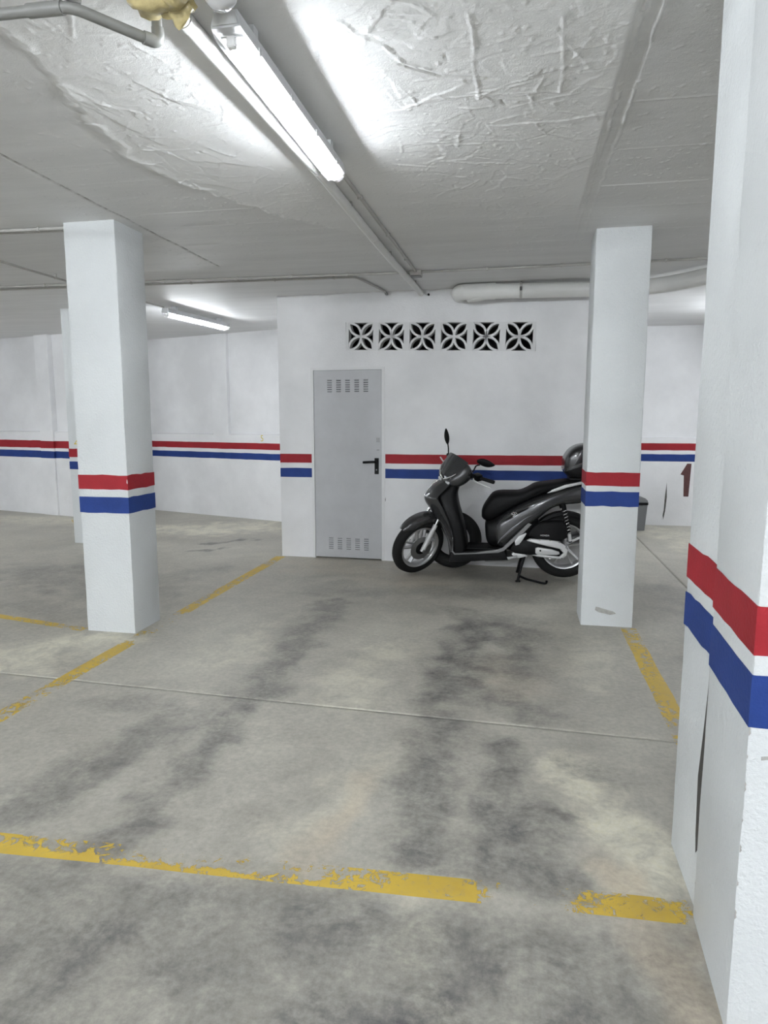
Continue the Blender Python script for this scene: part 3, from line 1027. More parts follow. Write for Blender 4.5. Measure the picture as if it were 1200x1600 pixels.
ob('lock_plate', box_bm((1.052, -0.004, 1.232), (1.085, 0.003, 1.278), 0.003), M['steel'], door)
ob('keyhole_cover', box_bm((1.054, -0.003, 1.150), (1.082, 0.003, 1.157), 0.001, 1), M['steel'], door)


# ------------------------------------------------------------------ pillars
def ring_band(x0, x1, y0, y1, z0, z1, e=0.0014, jit=0.0015):
    P = []
    cs = [(x0, y0), (x1, y0), (x1, y1), (x0, y1)]
    for i in range(4):
        a = cs[i]; b = cs[(i + 1) % 4]
        for k in range(6):
            t = k / 6
            P.append((a[0] + (b[0] - a[0]) * t, a[1] + (b[1] - a[1]) * t))
    cxm, cym = (x0 + x1) / 2, (y0 + y1) / 2
    v = []; f = []
    n = len(P)
    for (x, y) in P:
        ex = x + (e if x > cxm + 1e-6 and abs(x - x1) < 1e-6 else -e if abs(x - x0) < 1e-6 else 0)
        ey = y + (e if abs(y - y1) < 1e-6 else -e if abs(y - y0) < 1e-6 else 0)
        a, b = RNG.normal(0, jit), RNG.normal(0, jit)
        v += [(ex, ey, z0 + a), (ex, ey, z1 + b), (x + (cxm - x) * .02, y + (cym - y) * .02, z0 + a), (x + (cxm - x) * .02, y + (cym - y) * .02, z1 + b)]
    for i in range(n):
        a = i * 4; b = ((i + 1) % n) * 4
        f += [(a, b, b + 1, a + 1), (a + 1, b + 1, b + 3, a + 3), (a, a + 2, b + 2, b)]
    return pydata('band', v, f)


def pillar(label, corner, size, bands, rz=0.0, rough=True, taper=None, group=None):
    """corner: world position of local origin (front left corner); size (wx, wy)"""
    e = empty('pillar', (corner[0], corner[1], 0), rz)
    setp(e, label, 'pillar')
    bm = bmesh.new()
    add_box(bm, (0, 0, 0), (size[0], size[1], ZC))
    vert = [ed for ed in bm.edges if abs(ed.verts[0].co.z - ed.verts[1].co.z) > 1]
    bmesh.ops.subdivide_edges(bm, edges=vert, cuts=22)
    vert = [ed for ed in bm.edges if abs(ed.verts[0].co.x - ed.verts[1].co.x) < 1e-5 and abs(ed.verts[0].co.y - ed.verts[1].co.y) < 1e-5]
    bmesh.ops.bevel(bm, geom=vert, offset=0.006, segments=2, profile=0.5, affect='EDGES')
    if rough:
        for v in bm.verts:
            if 0.02 < v.co.z < ZC - 0.02 and not (0.80 < v.co.z < 1.16):
                v.co.x += random.gauss(0, 0.0009); v.co.y += random.gauss(0, 0.0009)
    ob('shaft', bm, M['pillar'], e, 40)
    for (z0, z1, c) in bands:
        nm = 'red_band' if c == 'red' else 'blue_band'
        me = ring_band(0, size[0], 0, size[1], z0, z1, 0.0022)
        ob(nm, me, M[c], e, 50)
    return e


def chip(par, pts, y0, y1, mat='patch', axis='y'):
    bm = prism_bm(pts, y0, y1)
    if axis == 'x':
        for v in bm.verts: v.co = Vector((v.co.y, v.co.x, v.co.z))
        bmesh.ops.recalc_face_normals(bm, faces=bm.faces[:])
    return ob('paint_chip', bm, M[mat], par)


pL = pillar('white square pillar with red and blue bands, left of the bay', (-2.925, 4.055), (0.365, 0.335), [(0.995, 1.092, 'red'), (0.834, 0.943, 'blue')])
chip(pL, [(0.36, 1.04), (0.366, 1.035), (0.366, 1.06), (0.362, 1.065)], -0.003, 0.0, 'wall')
pR = pillar('white square pillar with banded stripes hiding the scooter tail', (0.468, 4.865), (0.352, 0.34), [(1.005, 1.099, 'red'), (0.862, 0.966, 'blue')])
chip(pR, [(0.095, .115), (0.12, .10), (0.2, .085), (0.24, .095), (0.22, .11), (0.16, .125), (0.10, .14)], -0.0015, 0.001)
pH = pillar('shaded white pillar behind the left pillar, near the far wall', (-5.19, 7.05), (0.36, 0.34), [(1.027, 1.125, 'red'), (0.883, 0.974, 'blue')])
o = ob('bay_number', text_mesh('4', 0.13), M['yellow_plain'], pH, None, (0.105, -0.001, 1.185), (PI / 2, 0, 0))
# pair of pillars in the right foreground
pF = pillar('large white foreground pillar at right, its farther half beside gap', (0.556, 1.985), (0.40, 0.335), [(0.950, 1.058, 'red'), (0.790, 0.903, 'blue')])
pN = pillar('nearest white pillar at the right edge, cropped by frame', (0.524, 1.565), (0.46, 0.405), [(0.942, 1.055, 'red'), (0.775, 0.895, 'blue')], rz=math.radians(-3.0))
for (a, b, c) in ((.30, .325, .005), (.385, .40, .004), (.47, .49, .005), (.545, .555, .003), (.62, .645, .004), (.70, .71, .003), (.755, .80, .005), (.80, .875, .008)):
    chip(pN, [(0.001, a), (c, a + .006), (c * .6, (a + b) / 2), (c * .9, b - .006), (0.001, b)], -0.0012, 0.0005)
chip(pN, [(0.03, .70), (0.05, .705), (0.05, .712), (0.03, .708)], -0.0018, 0.0005)
# dark sealed gap between both
bm = bmesh.new()
prof = [(0.0, .006), (.10, .014), (.22, .030), (.40, .036), (.55, .024), (.70, .014), (1.1, .009), (1.8, .007), (ZC, .004)]
lo_ = [bm.verts.new((-0.0012, -0.017, z)) for z, w in prof]
hi_ = [bm.verts.new((-0.0012, -0.010 + w * 1.9 + random.uniform(-.002, .002), z)) for z, w in prof]
li_ = [bm.verts.new((0.30, -0.017, z)) for z, w in prof]; hb_ = [bm.verts.new((0.004, -0.010 + w * 1.9, z)) for z, w in prof]
for i in range(len(prof) - 1):
    bm.faces.new([lo_[i], hi_[i], hi_[i + 1], lo_[i + 1]]); bm.faces.new([li_[i], lo_[i], lo_[i + 1], li_[i + 1]]); bm.faces.new([hi_[i], hb_[i], hb_[i + 1], hi_[i + 1]])
bmesh.ops.recalc_face_normals(bm, faces=bm.faces[:])
ob('gap_filler', bm, M['groove'], pF)


# ------------------------------------------------------------------ ceiling services
def lamp(label, p0, p1, cover=True, strong=True, tube=None):
    """weatherproof batten from p0 to p1 (x,y) hung just below the ceiling"""
    d = Vector((p1[0] - p0[0], p1[1] - p0[1], 0)); ln = d.length
    e = empty('fluorescent_batten', ((p0[0] + p1[0]) / 2, (p0[1] + p1[1]) / 2, ZC - 0.030), math.atan2(d.y, d.x))
    setp(e, label, 'lamp', 'ceiling battens of the garage')
    h = ln / 2
    # all local: x along, z down from ceiling
    body = [(-.038, -.012), (.038, -.012), (.047, -.052), (.047, -.060), (-.047, -.060), (-.047, -.052)]
    bm = bmesh.new()
    a = [bm.verts.new((-h, y, z)) for y, z in body]; b = [bm.verts.new((h, y, z)) for y, z in body]
    fs = [bm.faces.new(a), bm.faces.new(b[::-1])]
    for i in range(6):
        j = (i + 1) % 6
        fs.append(bm.faces.new([a[i], b[i], b[j], a[j]]))
    bmesh.ops.recalc_face_normals(bm, faces=fs)
    es = [ed for ed in bm.edges if abs(ed.verts[0].co.x - ed.verts[1].co.x) < 1e-6]
    bmesh.ops.bevel(bm, geom=es, offset=0.006, segments=2, affect='EDGES')
    ob('housing', bm, M['fixture'], e, 40)
    ob('reflector_tray', box_bm((-h + .05, -.034, -.066), (h - .05, .034, -.0605), 0.002, 1), M['tray'], e)
    # curved transparent cover with fine ribs at both ends
    prof = [(-.0445, -.061), (-.0445, -.072), (-.040, -.086), (-.030, -.097), (-.014, -.102), (.014, -.102), (.030, -.097), (.040, -.086), (.0445, -.072), (.0445, -.061)]
    bm = bmesh.new()
    xs = [-h + .004, -h + .018, -h + .03] + [-h + .03 + (ln - .06) * k / 8 for k in range(1, 8)] + [h - .03, h - .018, h - .004]
    rings = []
    for x in xs:
        s = 1.0 if abs(x) < h - .025 else (.93 if abs(x) < h - .01 else .62)
        rings.append([bm.verts.new((x, y * (0.98 if s < .9 else 1), -.061 + (z + .061) * s)) for y, z in prof])
    for i in range(len(xs) - 1):
        for k in range(len(prof) - 1):
            bm.faces.new([rings[i][k], rings[i + 1][k], rings[i + 1][k + 1], rings[i][k + 1]])
    bm.faces.new(rings[0]); bm.faces.new(rings[-1][::-1])
    if cover:
        ob('diffuser', bm, M['cover'], e, 50)
    else:
        bm.free()
    t = ob('led_tube', lathe_bm([(0, -h + .065), (.0125, -h + .065), (.0125, h - .065), (0, h - .065)], 14, 'x', (0, 0, -.081)), M[tube or ('fill_tube' if (strong and not cover) else 'tube')], e, 40)
    for s in (-1, 1):
        ob('tube_holder', box_bm((s * (h - .05) - .012, -.014, -.097), (s * (h - .05) + .012, .014, -.065), 0.003, 1), M['tray'], e)
        for k in range(4):
            x = -h + .16 + k * (ln - .32) / 3
            ob('clip', box_bm((x - .008, s * .047 - .004, -.072), (x + .008, s * .047 + .004, -.046), 0.002, 1), M['glasslens'], e)
        ob('ceiling_bracket', box_bm((s * h * .72 - .02, -.03, -.014), (s * h * .72 + .02, .03, .0295)), M['fixture'], e)
    return e


lamp('long ceiling batten lamp lit white directly above the bay', (-0.900, 2.06), (-0.900, 3.32))
lamp('lit batten lamp on the ceiling near the far left wall', (-3.86, 7.0), (-3.70, 8.27))
lamp('lit batten lamp hidden behind the large right pillar', (2.55, 7.3), (2.55, 8.57), False, False, 'mid_tube')
for (lx, ly, where) in ((-8.4, -2.7, 'outermost left'), (-5.6, -2.7, 'second from left'), (-2.8, -2.7, 'middle'), (0.0, -2.7, 'second from right'), (2.8, -2.7, 'rightmost')):  # row added out of view to even out the light
    lamp('unseen bare batten added as fill behind the viewpoint, ' + where, (lx - .635, ly), (lx + .635, ly), False)
lamp('unseen bare batten added as fill over the far left bays', (-7.9, 5.4), (-7.9, 6.67), False, False, 'mid_tube')  # another added fill lamp, out of view


def single(name, bm, mat, label, cat, group=None, smooth=50):
    o = ob(name, bm, mat, None, smooth)
    return setp(o, label, cat, group)


# white pipe running from the foam to the storage wall
e = empty('ceiling_pipe', (-1.03, 2.0, 0)); setp(e, 'white pipe along the ceiling beside the lit batten', 'pipe')
pp = [(-1.060, 1.98, 2.691), (-1.045, 2.42, 2.690), (-1.035, 2.85, 2.690), (-1.018, 3.43, 2.690), (-1.018, 4.28, 2.690), (-1.010, 5.3, 2.688), (-0.977, 6.745, 2.686)]
o = ob('pipe_run', tube_bm(fillet(pp, .3), 0.0268, 16), M['pvc'], e, 60); o.matrix_parent_inverse = Matrix.Translation((1.03, -2.0, 0))
for (i, y) in enumerate((2.12, 3.42, 4.7, 6.0)):
    x = np.interp(y, [p[1] for p in pp], [p[0] for p in pp]); z = np.interp(y, [p[1] for p in pp], [p[2] for p in pp])
    o = ob('pipe_collar' if i < 2 else 'pipe_clip', lathe_bm([(0.0267, -0.018), (0.0288, -0.018), (0.0288, 0.018), (0.0267, 0.018)], 16, 'y', (x, y, z)), M['pvc'], e, 40)
    o.matrix_parent_inverse = Matrix.Translation((1.03, -2.0, 0))
for y in (2.6, 4.0, 5.2, 6.3):
    x = np.interp(y, [p[1] for p in pp], [p[0] for p in pp])
    o = ob('hanger', box_bm((x - .0285, y - .006, 2.69), (x + .0285, y + .006, ZC)), M['conduit'], e)
    o.matrix_parent_inverse = Matrix.Translation((1.03, -2.0, 0))


def conduit(label, pts, r=0.0095, clips=(), mat='conduit', group='surface conduits on the ceiling'):
    P0 = pts[0]
    e = empty('conduit', P0); setp(e, label, 'conduit', group)
    inv = Matrix.Translation((-P0[0], -P0[1], -P0[2]))
    o = ob('conduit_run', tube_bm(fillet(pts, .06), r, 10), M[mat], e, 60); o.matrix_parent_inverse = inv
    for (x, y, ax) in clips:
        z = pts[0][2]
        s = r * 1.25
        if ax == 'x': b = box_bm((x - .008, y - s, z - s), (x + .008, y + s, ZC), 0.002, 1)
        else: b = box_bm((x - s, y - .008, z - s), (x + s, y + .008, ZC), 0.002, 1)
        o = ob('saddle_clip', b, M[mat], e); o.matrix_parent_inverse = inv
    return e


zc = ZC - 0.012
conduit('thin conduit from the lit batten to the junction box', [(-0.925, 3.3, zc), (-0.90, 5.86, zc)], 0.011, [(-0.919, 3.9, 'y'), (-0.912, 4.7, 'y'), (-0.905, 5.4, 'y')])
conduit('long rear conduit crossing the ceiling behind both pillars', [(-6.8, 5.70, zc), (-0.9, 5.90, zc), (1.9, 5.84, zc)], 0.0095, [(-5.2, 5.755, 'x'), (-4.4, 5.78, 'x'), (-3.2, 5.82, 'x'), (-2.5, 5.845, 'x'), (-2.0, 5.862, 'x'), (-1.5, 5.88, 'x'), (-0.3, 5.887, 'x'), (0.3, 5.874, 'x'), (1.1, 5.857, 'x')])
conduit('rear conduit that bends down into the storage wall', [(-6.8, 5.83, zc), (-1.45, 5.99, zc), (-1.33, 6.68, zc), (-1.33, 6.78, zc - .005)], 0.0095, [(-5.0, 5.884, 'x'), (-4.25, 5.906, 'x'), (-3.0, 5.944, 'x'), (-2.2, 5.968, 'x'), (-1.65, 5.984, 'x')])
conduit('left conduit pointing to the far left lamp', [(-4.03, 3.4, zc - .021), (-4.00, 5.6, zc - .021), (-3.87, 7.0, zc - .021)], 0.0095, [(-4.02, 4.6, 'y'), (-4.0, 5.4, 'y'), (-3.92, 6.5, 'y')])
conduit('upper left conduit ending at the left pillar top', [(-5.8, 3.99, zc), (-2.95, 4.125, zc)], 0.011, [(-3.15, 4.115, 'x'), (-4.0, 4.075, 'x')])
conduit('second upper left conduit running beside its twin', [(-5.8, 4.05, zc), (-2.95, 4.178, zc)], 0.009, [(-3.6, 4.15, 'x')])
# junction box
e = empty('junction_box', (-0.90, 5.90, ZC)); setp(e, 'small grey junction box where ceiling conduits meet', 'junction box')
ob('box_body', box_bm((-.05, -.045, -.045), (.05, .045, -.0005), 0.006), M['conduit'], e)
ob('box_lid', box_bm((-.045, -.04, -.051), (.045, .04, -.045), 0.003, 1), M['steel'], e)
# pipe end eyelet by the white pipe
single('cable_gland', lathe_bm([(0.004, -.03), (0.013, -.03), (0.016, 0.0), (0.013, .03), (0.004, .03)], 12, 'y', (-1.325, 6.745, 2.695)), M['steel'], 'dark cable gland at the wall end of conduit', 'gland')
single('wall_plug', lathe_bm([(0, -.012), (.011, -.012), (.011, .006)], 12, 'y', (-0.905, 6.748, 2.672)), M['black'], 'small black plug beside the white pipe end', 'plug')

# white drain pipe in front of the storage wall
e = empty('drain_pipe', (0, 6.52, 2.64)); setp(e, 'thick white drain pipe under the ceiling above scooter', 'pipe')
inv = Matrix.Translation((0, -6.52, -2.64))


def dp(name, b, mat='pvc', sm=60):
    o = ob(name, b, M[mat], e, sm); o.matrix_parent_inverse = inv; return o


dp('pipe_run', tube_bm(fillet([(-0.56, 6.52, 2.645), (0.95, 6.53, 2.625), (1.22, 6.42, 2.622), (1.95, 5.45, 2.61)], .25, 8), 0.068, 24))
dp('pipe_elbow', tube_bm(fillet([(-0.38, 6.52, 2.643), (-0.595, 6.52, 2.645), (-0.60, 6.78, 2.66)], .12, 8), 0.0745, 24))
dp('pipe_collar', tube_bm([(-0.40, 6.52, 2.643), (-0.25, 6.52, 2.642)], 0.0755, 24))
dp('branch_boss', tube_bm(fillet([(-0.28, 6.52, 2.63), (-0.42, 6.52, 2.60), (-0.5, 6.56, 2.60)], .1), [0.05] * 8, 18))
for x in (-0.02, 0.9):
    dp('pipe_hanger', lathe_bm([(0.0685, -.012), (0.072, -.012), (0.072, .012), (0.0685, .012)], 24, 'x', (x, 6.522, 2.638)), 'conduit')
    dp('hanger_rod', box_bm((x - .006, 6.516, 2.70), (x + .006, 6.528, ZC)), 'steel')
    dp('hanger_bolt', tube_bm([(x, 6.45, 2.655), (x, 6.435, 2.63)], 0.012, 8), 'steel')

# grey pipes and foam at the top left
e = empty('grey_pipe', (-1.3, 1.88, 2.63)); setp(e, 'grey bent plastic pipe at top left of the ceiling', 'pipe')
inv = Matrix.Translation((1.3, -1.88, -2.63))
dp('pipe_run', tube_bm(fillet([(-2.4, 1.86, 2.64), (-1.285, 1.875, 2.625), (-1.15, 2.03, 2.61), (-1.125, 2.065, 2.61), (-1.12, 2.06, 2.71)], .035, 5), 0.0155, 14), 'pvcgrey')
dp('pipe_socket', tube_bm([(-1.42, 1.873, 2.627), (-1.31, 1.875, 2.625)], 0.019, 14), 'pvcgrey')
dp('pipe_elbow', tube_bm(fillet([(-1.15, 2.03, 2.61), (-1.122, 2.066, 2.61), (-1.12, 2.062, 2.65)], .02), 0.019, 14), 'pvcgrey')
e = empty('branch_pipe', (-1.35, 1.86, 2.66)); setp(e, 'short grey pipe crossing over the bent pipe', 'pipe')
inv = Matrix.Translation((1.35, -1.86, -2.66))
dp('pipe_run', tube_bm(fillet([(-1.31, 1.70, 2.665), (-1.32, 1.84, 2.658), (-1.27, 1.90, 2.65)], .05), 0.013, 12), 'pvcgrey')
dp('pipe_socket', tube_bm([(-1.313, 1.77, 2.662), (-1.317, 1.81, 2.66)], 0.016, 12), 'pvcgrey')


def blob(c, r, seed, amp=0.35, sub=3):
    bm = bmesh.new()
    bmesh.ops.create_icosphere(bm, subdivisions=sub, radius=1.0)
    from mathutils import noise as mn
    for v in bm.verts:
        d = v.co.normalized()
        k = 1 + amp * mn.fractal(d * 1.6 + Vector((seed, 0, 0)), 0.8, 2.1, 3)
        v.co = Vector((c[0] + d.x * r[0] * k, c[1] + d.y * r[1] * k, min(ZC + .01, c[2] + d.z * r[2] * k)))
    return bm


e = empty('foam_seal', (-1.06, 1.94, ZC)); setp(e, 'yellowed expanding foam lump where ceiling pipes emerge', 'foam')
inv = Matrix.Translation((1.06, -1.94, -ZC))
dp('foam_lump', blob((-1.06, 1.95, 2.69), (.085, .065, .07), 1.3), 'foam')
dp('foam_lump', blob((-1.01, 1.985, 2.655), (.045, .03, .045), 4.1, .5), 'foam')
dp('foam_lump', blob((-1.0, 1.93, 2.69), (.06, .06, .06), 7.7), 'foam')
dp('foam_lump', blob((-1.11, 1.98, 2.69), (.04, .04, .04), 9.2), 'foam')
e = empty('dome_detector', (-0.865, 1.955, ZC)); setp(e, 'clear plastic dome fitting beside the foam lump', 'fitting')
ob('dome', lathe_bm([(0.0, -.105), (.025, -.10), (.045, -.082), (.052, -.055), (.052, -.03)], 24, 'z'), M['glasslens'], e, 60)
ob('dome_base', lathe_bm([(0.0, -.03), (.058, -.03), (.058, -.0005), (0, -.0005)], 24, 'z'), M['fixture'], e, 40)

# ------------------------------------------------------------------ grey bin behind the right pillar
e = empty('waste_bin', (1.545, 9.40, 0), 0.1); setp(e, 'grey waste bin with rounded lid behind the right pillar', 'bin')
def rbox(hx0, hy0, hx1, hy1, z0, z1, n=6, r=.03):
    bm = bmesh.new(); rings = []
    for (hx, hy, z) in ((hx0, hy0, z0), (hx1, hy1, z1)):
        ring = []
        for qx, qy, a0 in ((1, 1, 0), (-1, 1, PI / 2), (-1, -1, PI), (1, -1, 1.5 * PI)):
            for k in range(n):
                a = a0 + k / (n - 1) * PI / 2
                ring.append(bm.verts.new((qx * (hx - r) + r * math.cos(a), qy * (hy - r) + r * math.sin(a), z)))
        rings.append(ring)
    m = len(rings[0])
    for k in range(m):
        bm.faces.new([rings[0][k], rings[0][(k + 1) % m], rings[1][(k + 1) % m], rings[1][k]])
    bm.faces.new(rings[0][::-1]); bm.faces.new(rings[1])
    return bm
ob('bin_body', rbox(.115, .10, .135, .12, 0.0, 0.36), M['binlid'], e, 40)
ob('bin_rim', rbox(.141, .126, .141, .126, 0.345, 0.375), M['black'], e, 40)
bm = bmesh.new()
st = []
rings = []
for k in range(9):
    a = PI * k / 8
    x = -.138 * math.cos(a); z = .375 + .085 * math.sin(a)
    rings.append((x, z))
ob('bin_lid', prism_bm(rings, -.12, .12, 0.01), M['binlid'], e, 40)

# ------------------------------------------------------------------ spare tyre leaning on the wall
sp = lathe_bm([(.165, -.062), (.175, -.075), (.205, -.088), (.245, -.086), (.268, -.070), (.277, -.04), (.279, 0.0),
               (.277, .04), (.268, .070), (.245, .086), (.205, .088), (.175, .075), (.165, .062), (.18, .05), (.2, .0), (.18, -.05)], 56, 'y', (0, 0, 0), True)
tyre = empty('spare_tyre', (-0.615, 6.54, 0.0)); tyre.rotation_euler = (math.radians(-9), 0, math.radians(3))
setp(tyre, 'black spare tyre leaning on the wall behind the scooter', 'tyre')
ob('tyre_carcass', sp, M['tyre'], tyre, 40, (0, 0.012, 0.290))
for y in (-.045, -.015, .015, .045):
    ob('tread_groove', lathe_bm([(.2776, y - .004), (.2800, y - .004), (.2800, y + .004), (.2776, y + .004)], 56, 'y', (0, 0.012, 0.290), True), M['black_slot'], tyre, 40)

# ------------------------------------------------------------------ scooter
S = empty('motor_scooter', (0.425, 6.27, 0), PI + math.radians(1.5))
setp(S, 'dark grey motor scooter with top case parked along the white wall', 'scooter')


def sp_(name, b, mat, sm=35, parent=None, label=None):
    o = ob(name, b, M[mat] if isinstance(mat, str) else mat, parent or S, sm)
    if label: o['label'] = label
    return o


# steering transform
RAKE = math.radians(26); STEER = math.radians(46)
AX0 = Vector((1.445, 0, 0)); AXD = Vector((-math.sin(RAKE), 0, math.cos(RAKE)))
ST = Matrix.Translation(AX0) @ Matrix.Rotation(STEER, 4, AXD) @ Matrix.Translation(-AX0)


def steer(b):
    b.transform(ST)
    return b


def wheel(c, R, tw, xf, front):
    """tyre is the part, rim and spokes its pieces"""
    t = tw / 2
    ri = R - tw * 0.80
    prof = [(ri, -t * .72), (ri + .012, -t * .9), (R - t * .85, -t), (R - t * .45, -t * .86), (R - t * .16, -t * .55), (R, 0),
            (R - t * .16, t * .55), (R - t * .45, t * .86), (R - t * .85, t), (ri + .012, t * .9), (ri, t * .72), (ri - .002, 0)]
    T = sp_('front_wheel' if front else 'rear_wheel', xf(lathe_bm(prof, 56, 'y', c, True)), 'tyre', 50)
    rim = [(ri + .006, -t * .74), (ri + .008, -t * .80), (ri - .006, -t * .78), (ri - .020, -t * .55), (ri - .026, 0), (ri - .020, t * .55), (ri - .006, t * .78), (ri + .008, t * .80), (ri + .006, t * .74)]
    sp_('rim', xf(lathe_bm(rim, 56, 'y', c, True)), 'silver', 40, T)
    sp_('hub', xf(lathe_bm([(0, -.05), (.03, -.05), (.045, -.035), (.045, .035), (.03, .05), (0, .05)], 24, 'y', c)), 'silver', 40, T)
    for k in range(5):
        for s in (-1, 1):
            a = 2 * PI * k / 5 + 0.30
            d = Vector((math.cos(a), 0, math.sin(a))); q = Vector((-math.sin(a), 0, math.cos(a))) * s
            b = bmesh.new()
            p0 = Vector(c) + d * .035 + q * .012; p1 = Vector(c) + d * (ri - .018) + q * .034
            w0, w1 = q * .009, q * .008
            vs = []
            for p, w, th in ((p0, w0, .024), (p1, w1, .015)):
                vs.append([b.verts.new(p + w + Vector((0, th, 0)) * .7), b.verts.new(p - w + Vector((0, th, 0))), b.verts.new(p - w - Vector((0, th, 0))), b.verts.new(p + w - Vector((0, th, 0)) * .7)])
            for i in range(4):
                b.faces.new([vs[0][i], vs[0][(i + 1) % 4], vs[1][(i + 1) % 4], vs[1][i]])
            b.faces.new(vs[0]); b.faces.new(vs[1])
            bmesh.ops.recalc_face_normals(b, faces=b.faces[:])
            sp_('spoke', xf(b), 'silver', 30, T)
    return T


FWC = (1.348, 0, .283); RWC = (0.0, 0, .318)
fw = wheel(FWC, .283, .100, steer, True)
sp_('brake_disc', steer(lathe_bm([(.055, .050), (.118, .050), (.118, .054), (.055, .054)], 40, 'y', FWC, True)), 'steel', 40, fw)
sp_('disc_carrier', steer(lathe_bm([(.0, .044), (.06, .044), (.066, .050), (.06, .058), (0, .058)], 24, 'y', FWC)), 'black', 40, fw)
rw = wheel(RWC, .298, .118, lambda b: b, False)

# fork legs
for s in (-1, 1):
    y = s * .088
    top = Vector((1.36 - .63 * math.tan(RAKE) * .98, y, .283 + .60)); low = Vector((1.362, y, .27))
    d = (top - low).normalized()
    f = sp_('fork_leg', steer(tube_bm([low, low + d * .05, low + d * .28, low + d * .285], [.022, .024, .021, .021], 14)), 'satin', 50)
    sp_('fork_stanchion', steer(tube_bm([low + d * .28, low + d * .62], .0145, 12)), 'chrome', 60, f)
    sp_('axle_nut', steer(lathe_bm([(0, -.012), (.014, -.012), (.014, .012), (0, .012)], 6, 'y', (1.36, y + s * .022, .283))), 'steel', 20, f)
sp_('brake_caliper', steer(prism_bm([(1.262, .33), (1.30, .30), (1.318, .365), (1.30, .43), (1.262, .42)], .036, .080, .006)), 'satin')
sp_('brake_hose', steer(tube_bm(fillet([(1.28, .07, .42), (1.22, .10, .52), (1.16, .08, .66), (1.10, .05, .75)], .1), .005, 8)), 'black', 60)


# front fender in the steering frame: arched shell with a pointed nose
def fender():
    b = bmesh.new()
    rows = []
    a0, a1, n = math.radians(143), math.radians(36), 22
    m = 13
    # angle measured from -x(rear) ... use standard polar about axle, forward = +x
    A0, A1 = math.radians(47), math.radians(136)
    for i in range(n + 1):
        t = i / n
        a = A0 + (A1 - A0) * t
        R = float(np.interp(t, [0, .15, .4, .7, 1], [.318, .322, .335, .352, .345]))
        hw = .070 * (1 - (1 - min(1, (t + .06) / .35)) ** 2.2 * .75)
        drop = .055 * min(1, (t + .10) / .3)
        row = []
        for k in range(m):
            u = k / (m - 1) * 2 - 1
            w = hw * math.copysign(min(1, abs(u) * 1.15), u)
            side = max(0, abs(u) - .62) / .38
            r = R - .014 * (u * u) - drop * side
            row.append(b.verts.new((FWC[0] + r * math.cos(a), w, FWC[2] + r * math.sin(a))))
        rows.append(row)
    fs = []
    for i in range(n):
        for k in range(m - 1):
            fs.append(b.faces.new([rows[i][k], rows[i][k + 1], rows[i + 1][k + 1], rows[i + 1][k]]))
    bmesh.ops.recalc_face_normals(b, faces=fs)
    bmesh.ops.solidify(b, geom=b.faces[:], thickness=0.004)
    return b


sp_('front_fender', steer(fender()), 'gloss', 50)

# front leg shield, outer glossy skin
SH = [  # z, x at centre, x at edge, half width
    (.935, 1.100, 1.005, .095), (.905, 1.150, 1.020, .125), (.87, 1.197, 1.045, .155), (.82, 1.245, 1.090, .180), (.777, 1.275, 1.132, .192), (.745, 1.286, 1.146, .198),
    (.70, 1.272, 1.124, .200), (.645, 1.235, 1.094, .202), (.547, 1.168, 1.044, .204), (.447, 1.108, 1.016, .206), (.347, 1.062, 1.003, .205), (.25, 1.045, 1.003, .200), (.165, 1.036, 1.008, .175)]
SH = smooth_stations(SH, 3)
b = bmesh.new(); rows = []
m = 21
for (z, xf_, xs_, w) in SH:
    row = []
    for k in range(m):
        u = k / (m - 1) * 2 - 1
        row.append(b.verts.new((xs_ + (xf_ - xs_) * (1 - abs(u) ** 2.4), w * math.copysign(abs(u) ** 0.9, u), z)))
    rows.append(row)
fs = []
for i in range(len(rows) - 1):
    for k in range(m - 1):
        fs.append(b.faces.new([rows[i][k], rows[i][k + 1], rows[i + 1][k + 1], rows[i + 1][k]]))
bmesh.ops.recalc_face_normals(b, faces=fs)
bmesh.ops.solidify(b, geom=b.faces[:], thickness=0.012)
shield = sp_('front_shield', b, 'gloss', 50)
# dark side intake on the shield shoulder
for s in (-1, 1):
    sp_('indicator', prism_bm([(1.275, .765), (1.235, .79), (1.17, .80), (1.18, .785), (1.25, .755)], s * .11 - .012, s * .11 + .012, .004), 'glasslens', 40, shield)
    sp_('nose_trim', tube_bm([(1.10, s * .05, .935), (1.195, s * .055, .882), (1.262, s * .05, .80), (1.285, s * .045, .752)], .005, 8), 'chrome', 60, shield)
# inner black leg shield
IN = [(.93, .930, 1.08, .088), (.86, .950, 1.13, .112), (.788, .972, 1.16, .140), (.688, .958, 1.14, .165), (.60, .934, 1.10, .182), (.504, .905, 1.06, .190), (.42, .890, 1.035, .192), (.336, .876, 1.02, .192), (.27, .872, 1.015, .190), (.20, .90, 1.015, .18)]
b = bmesh.new(); rows = []
for (z, xb, xf_, w) in smooth_stations(IN, 3):
    row = []
    for k in range(28):
        a = 2 * PI * k / 28
        ca, sa = math.cos(a), math.sin(a)
        ex = 4.0
        row.append(b.verts.new(((xb + xf_) / 2 + (xf_ - xb) / 2 * math.copysign(abs(ca) ** (2 / ex), ca), w * math.copysign(abs(sa) ** (2 / ex), sa), z)))
    rows.append(row)
fs = []
for i in range(len(rows) - 1):
    for k in range(28):
        fs.append(b.faces.new([rows[i][k], rows[i][(k + 1) % 28], rows[i + 1][(k + 1) % 28], rows[i + 1][k]]))
fs.append(b.faces.new(rows[0])); fs.append(b.faces.new(rows[-1]))
bmesh.ops.recalc_face_normals(b, faces=fs)
sp_('inner_leg_shield', b, 'black', 45)
sp_('steering_column', steer(tube_bm([(1.03, 0, .86), (.965, 0, 1.0)], [.05, .035], 16)), 'black', 50)

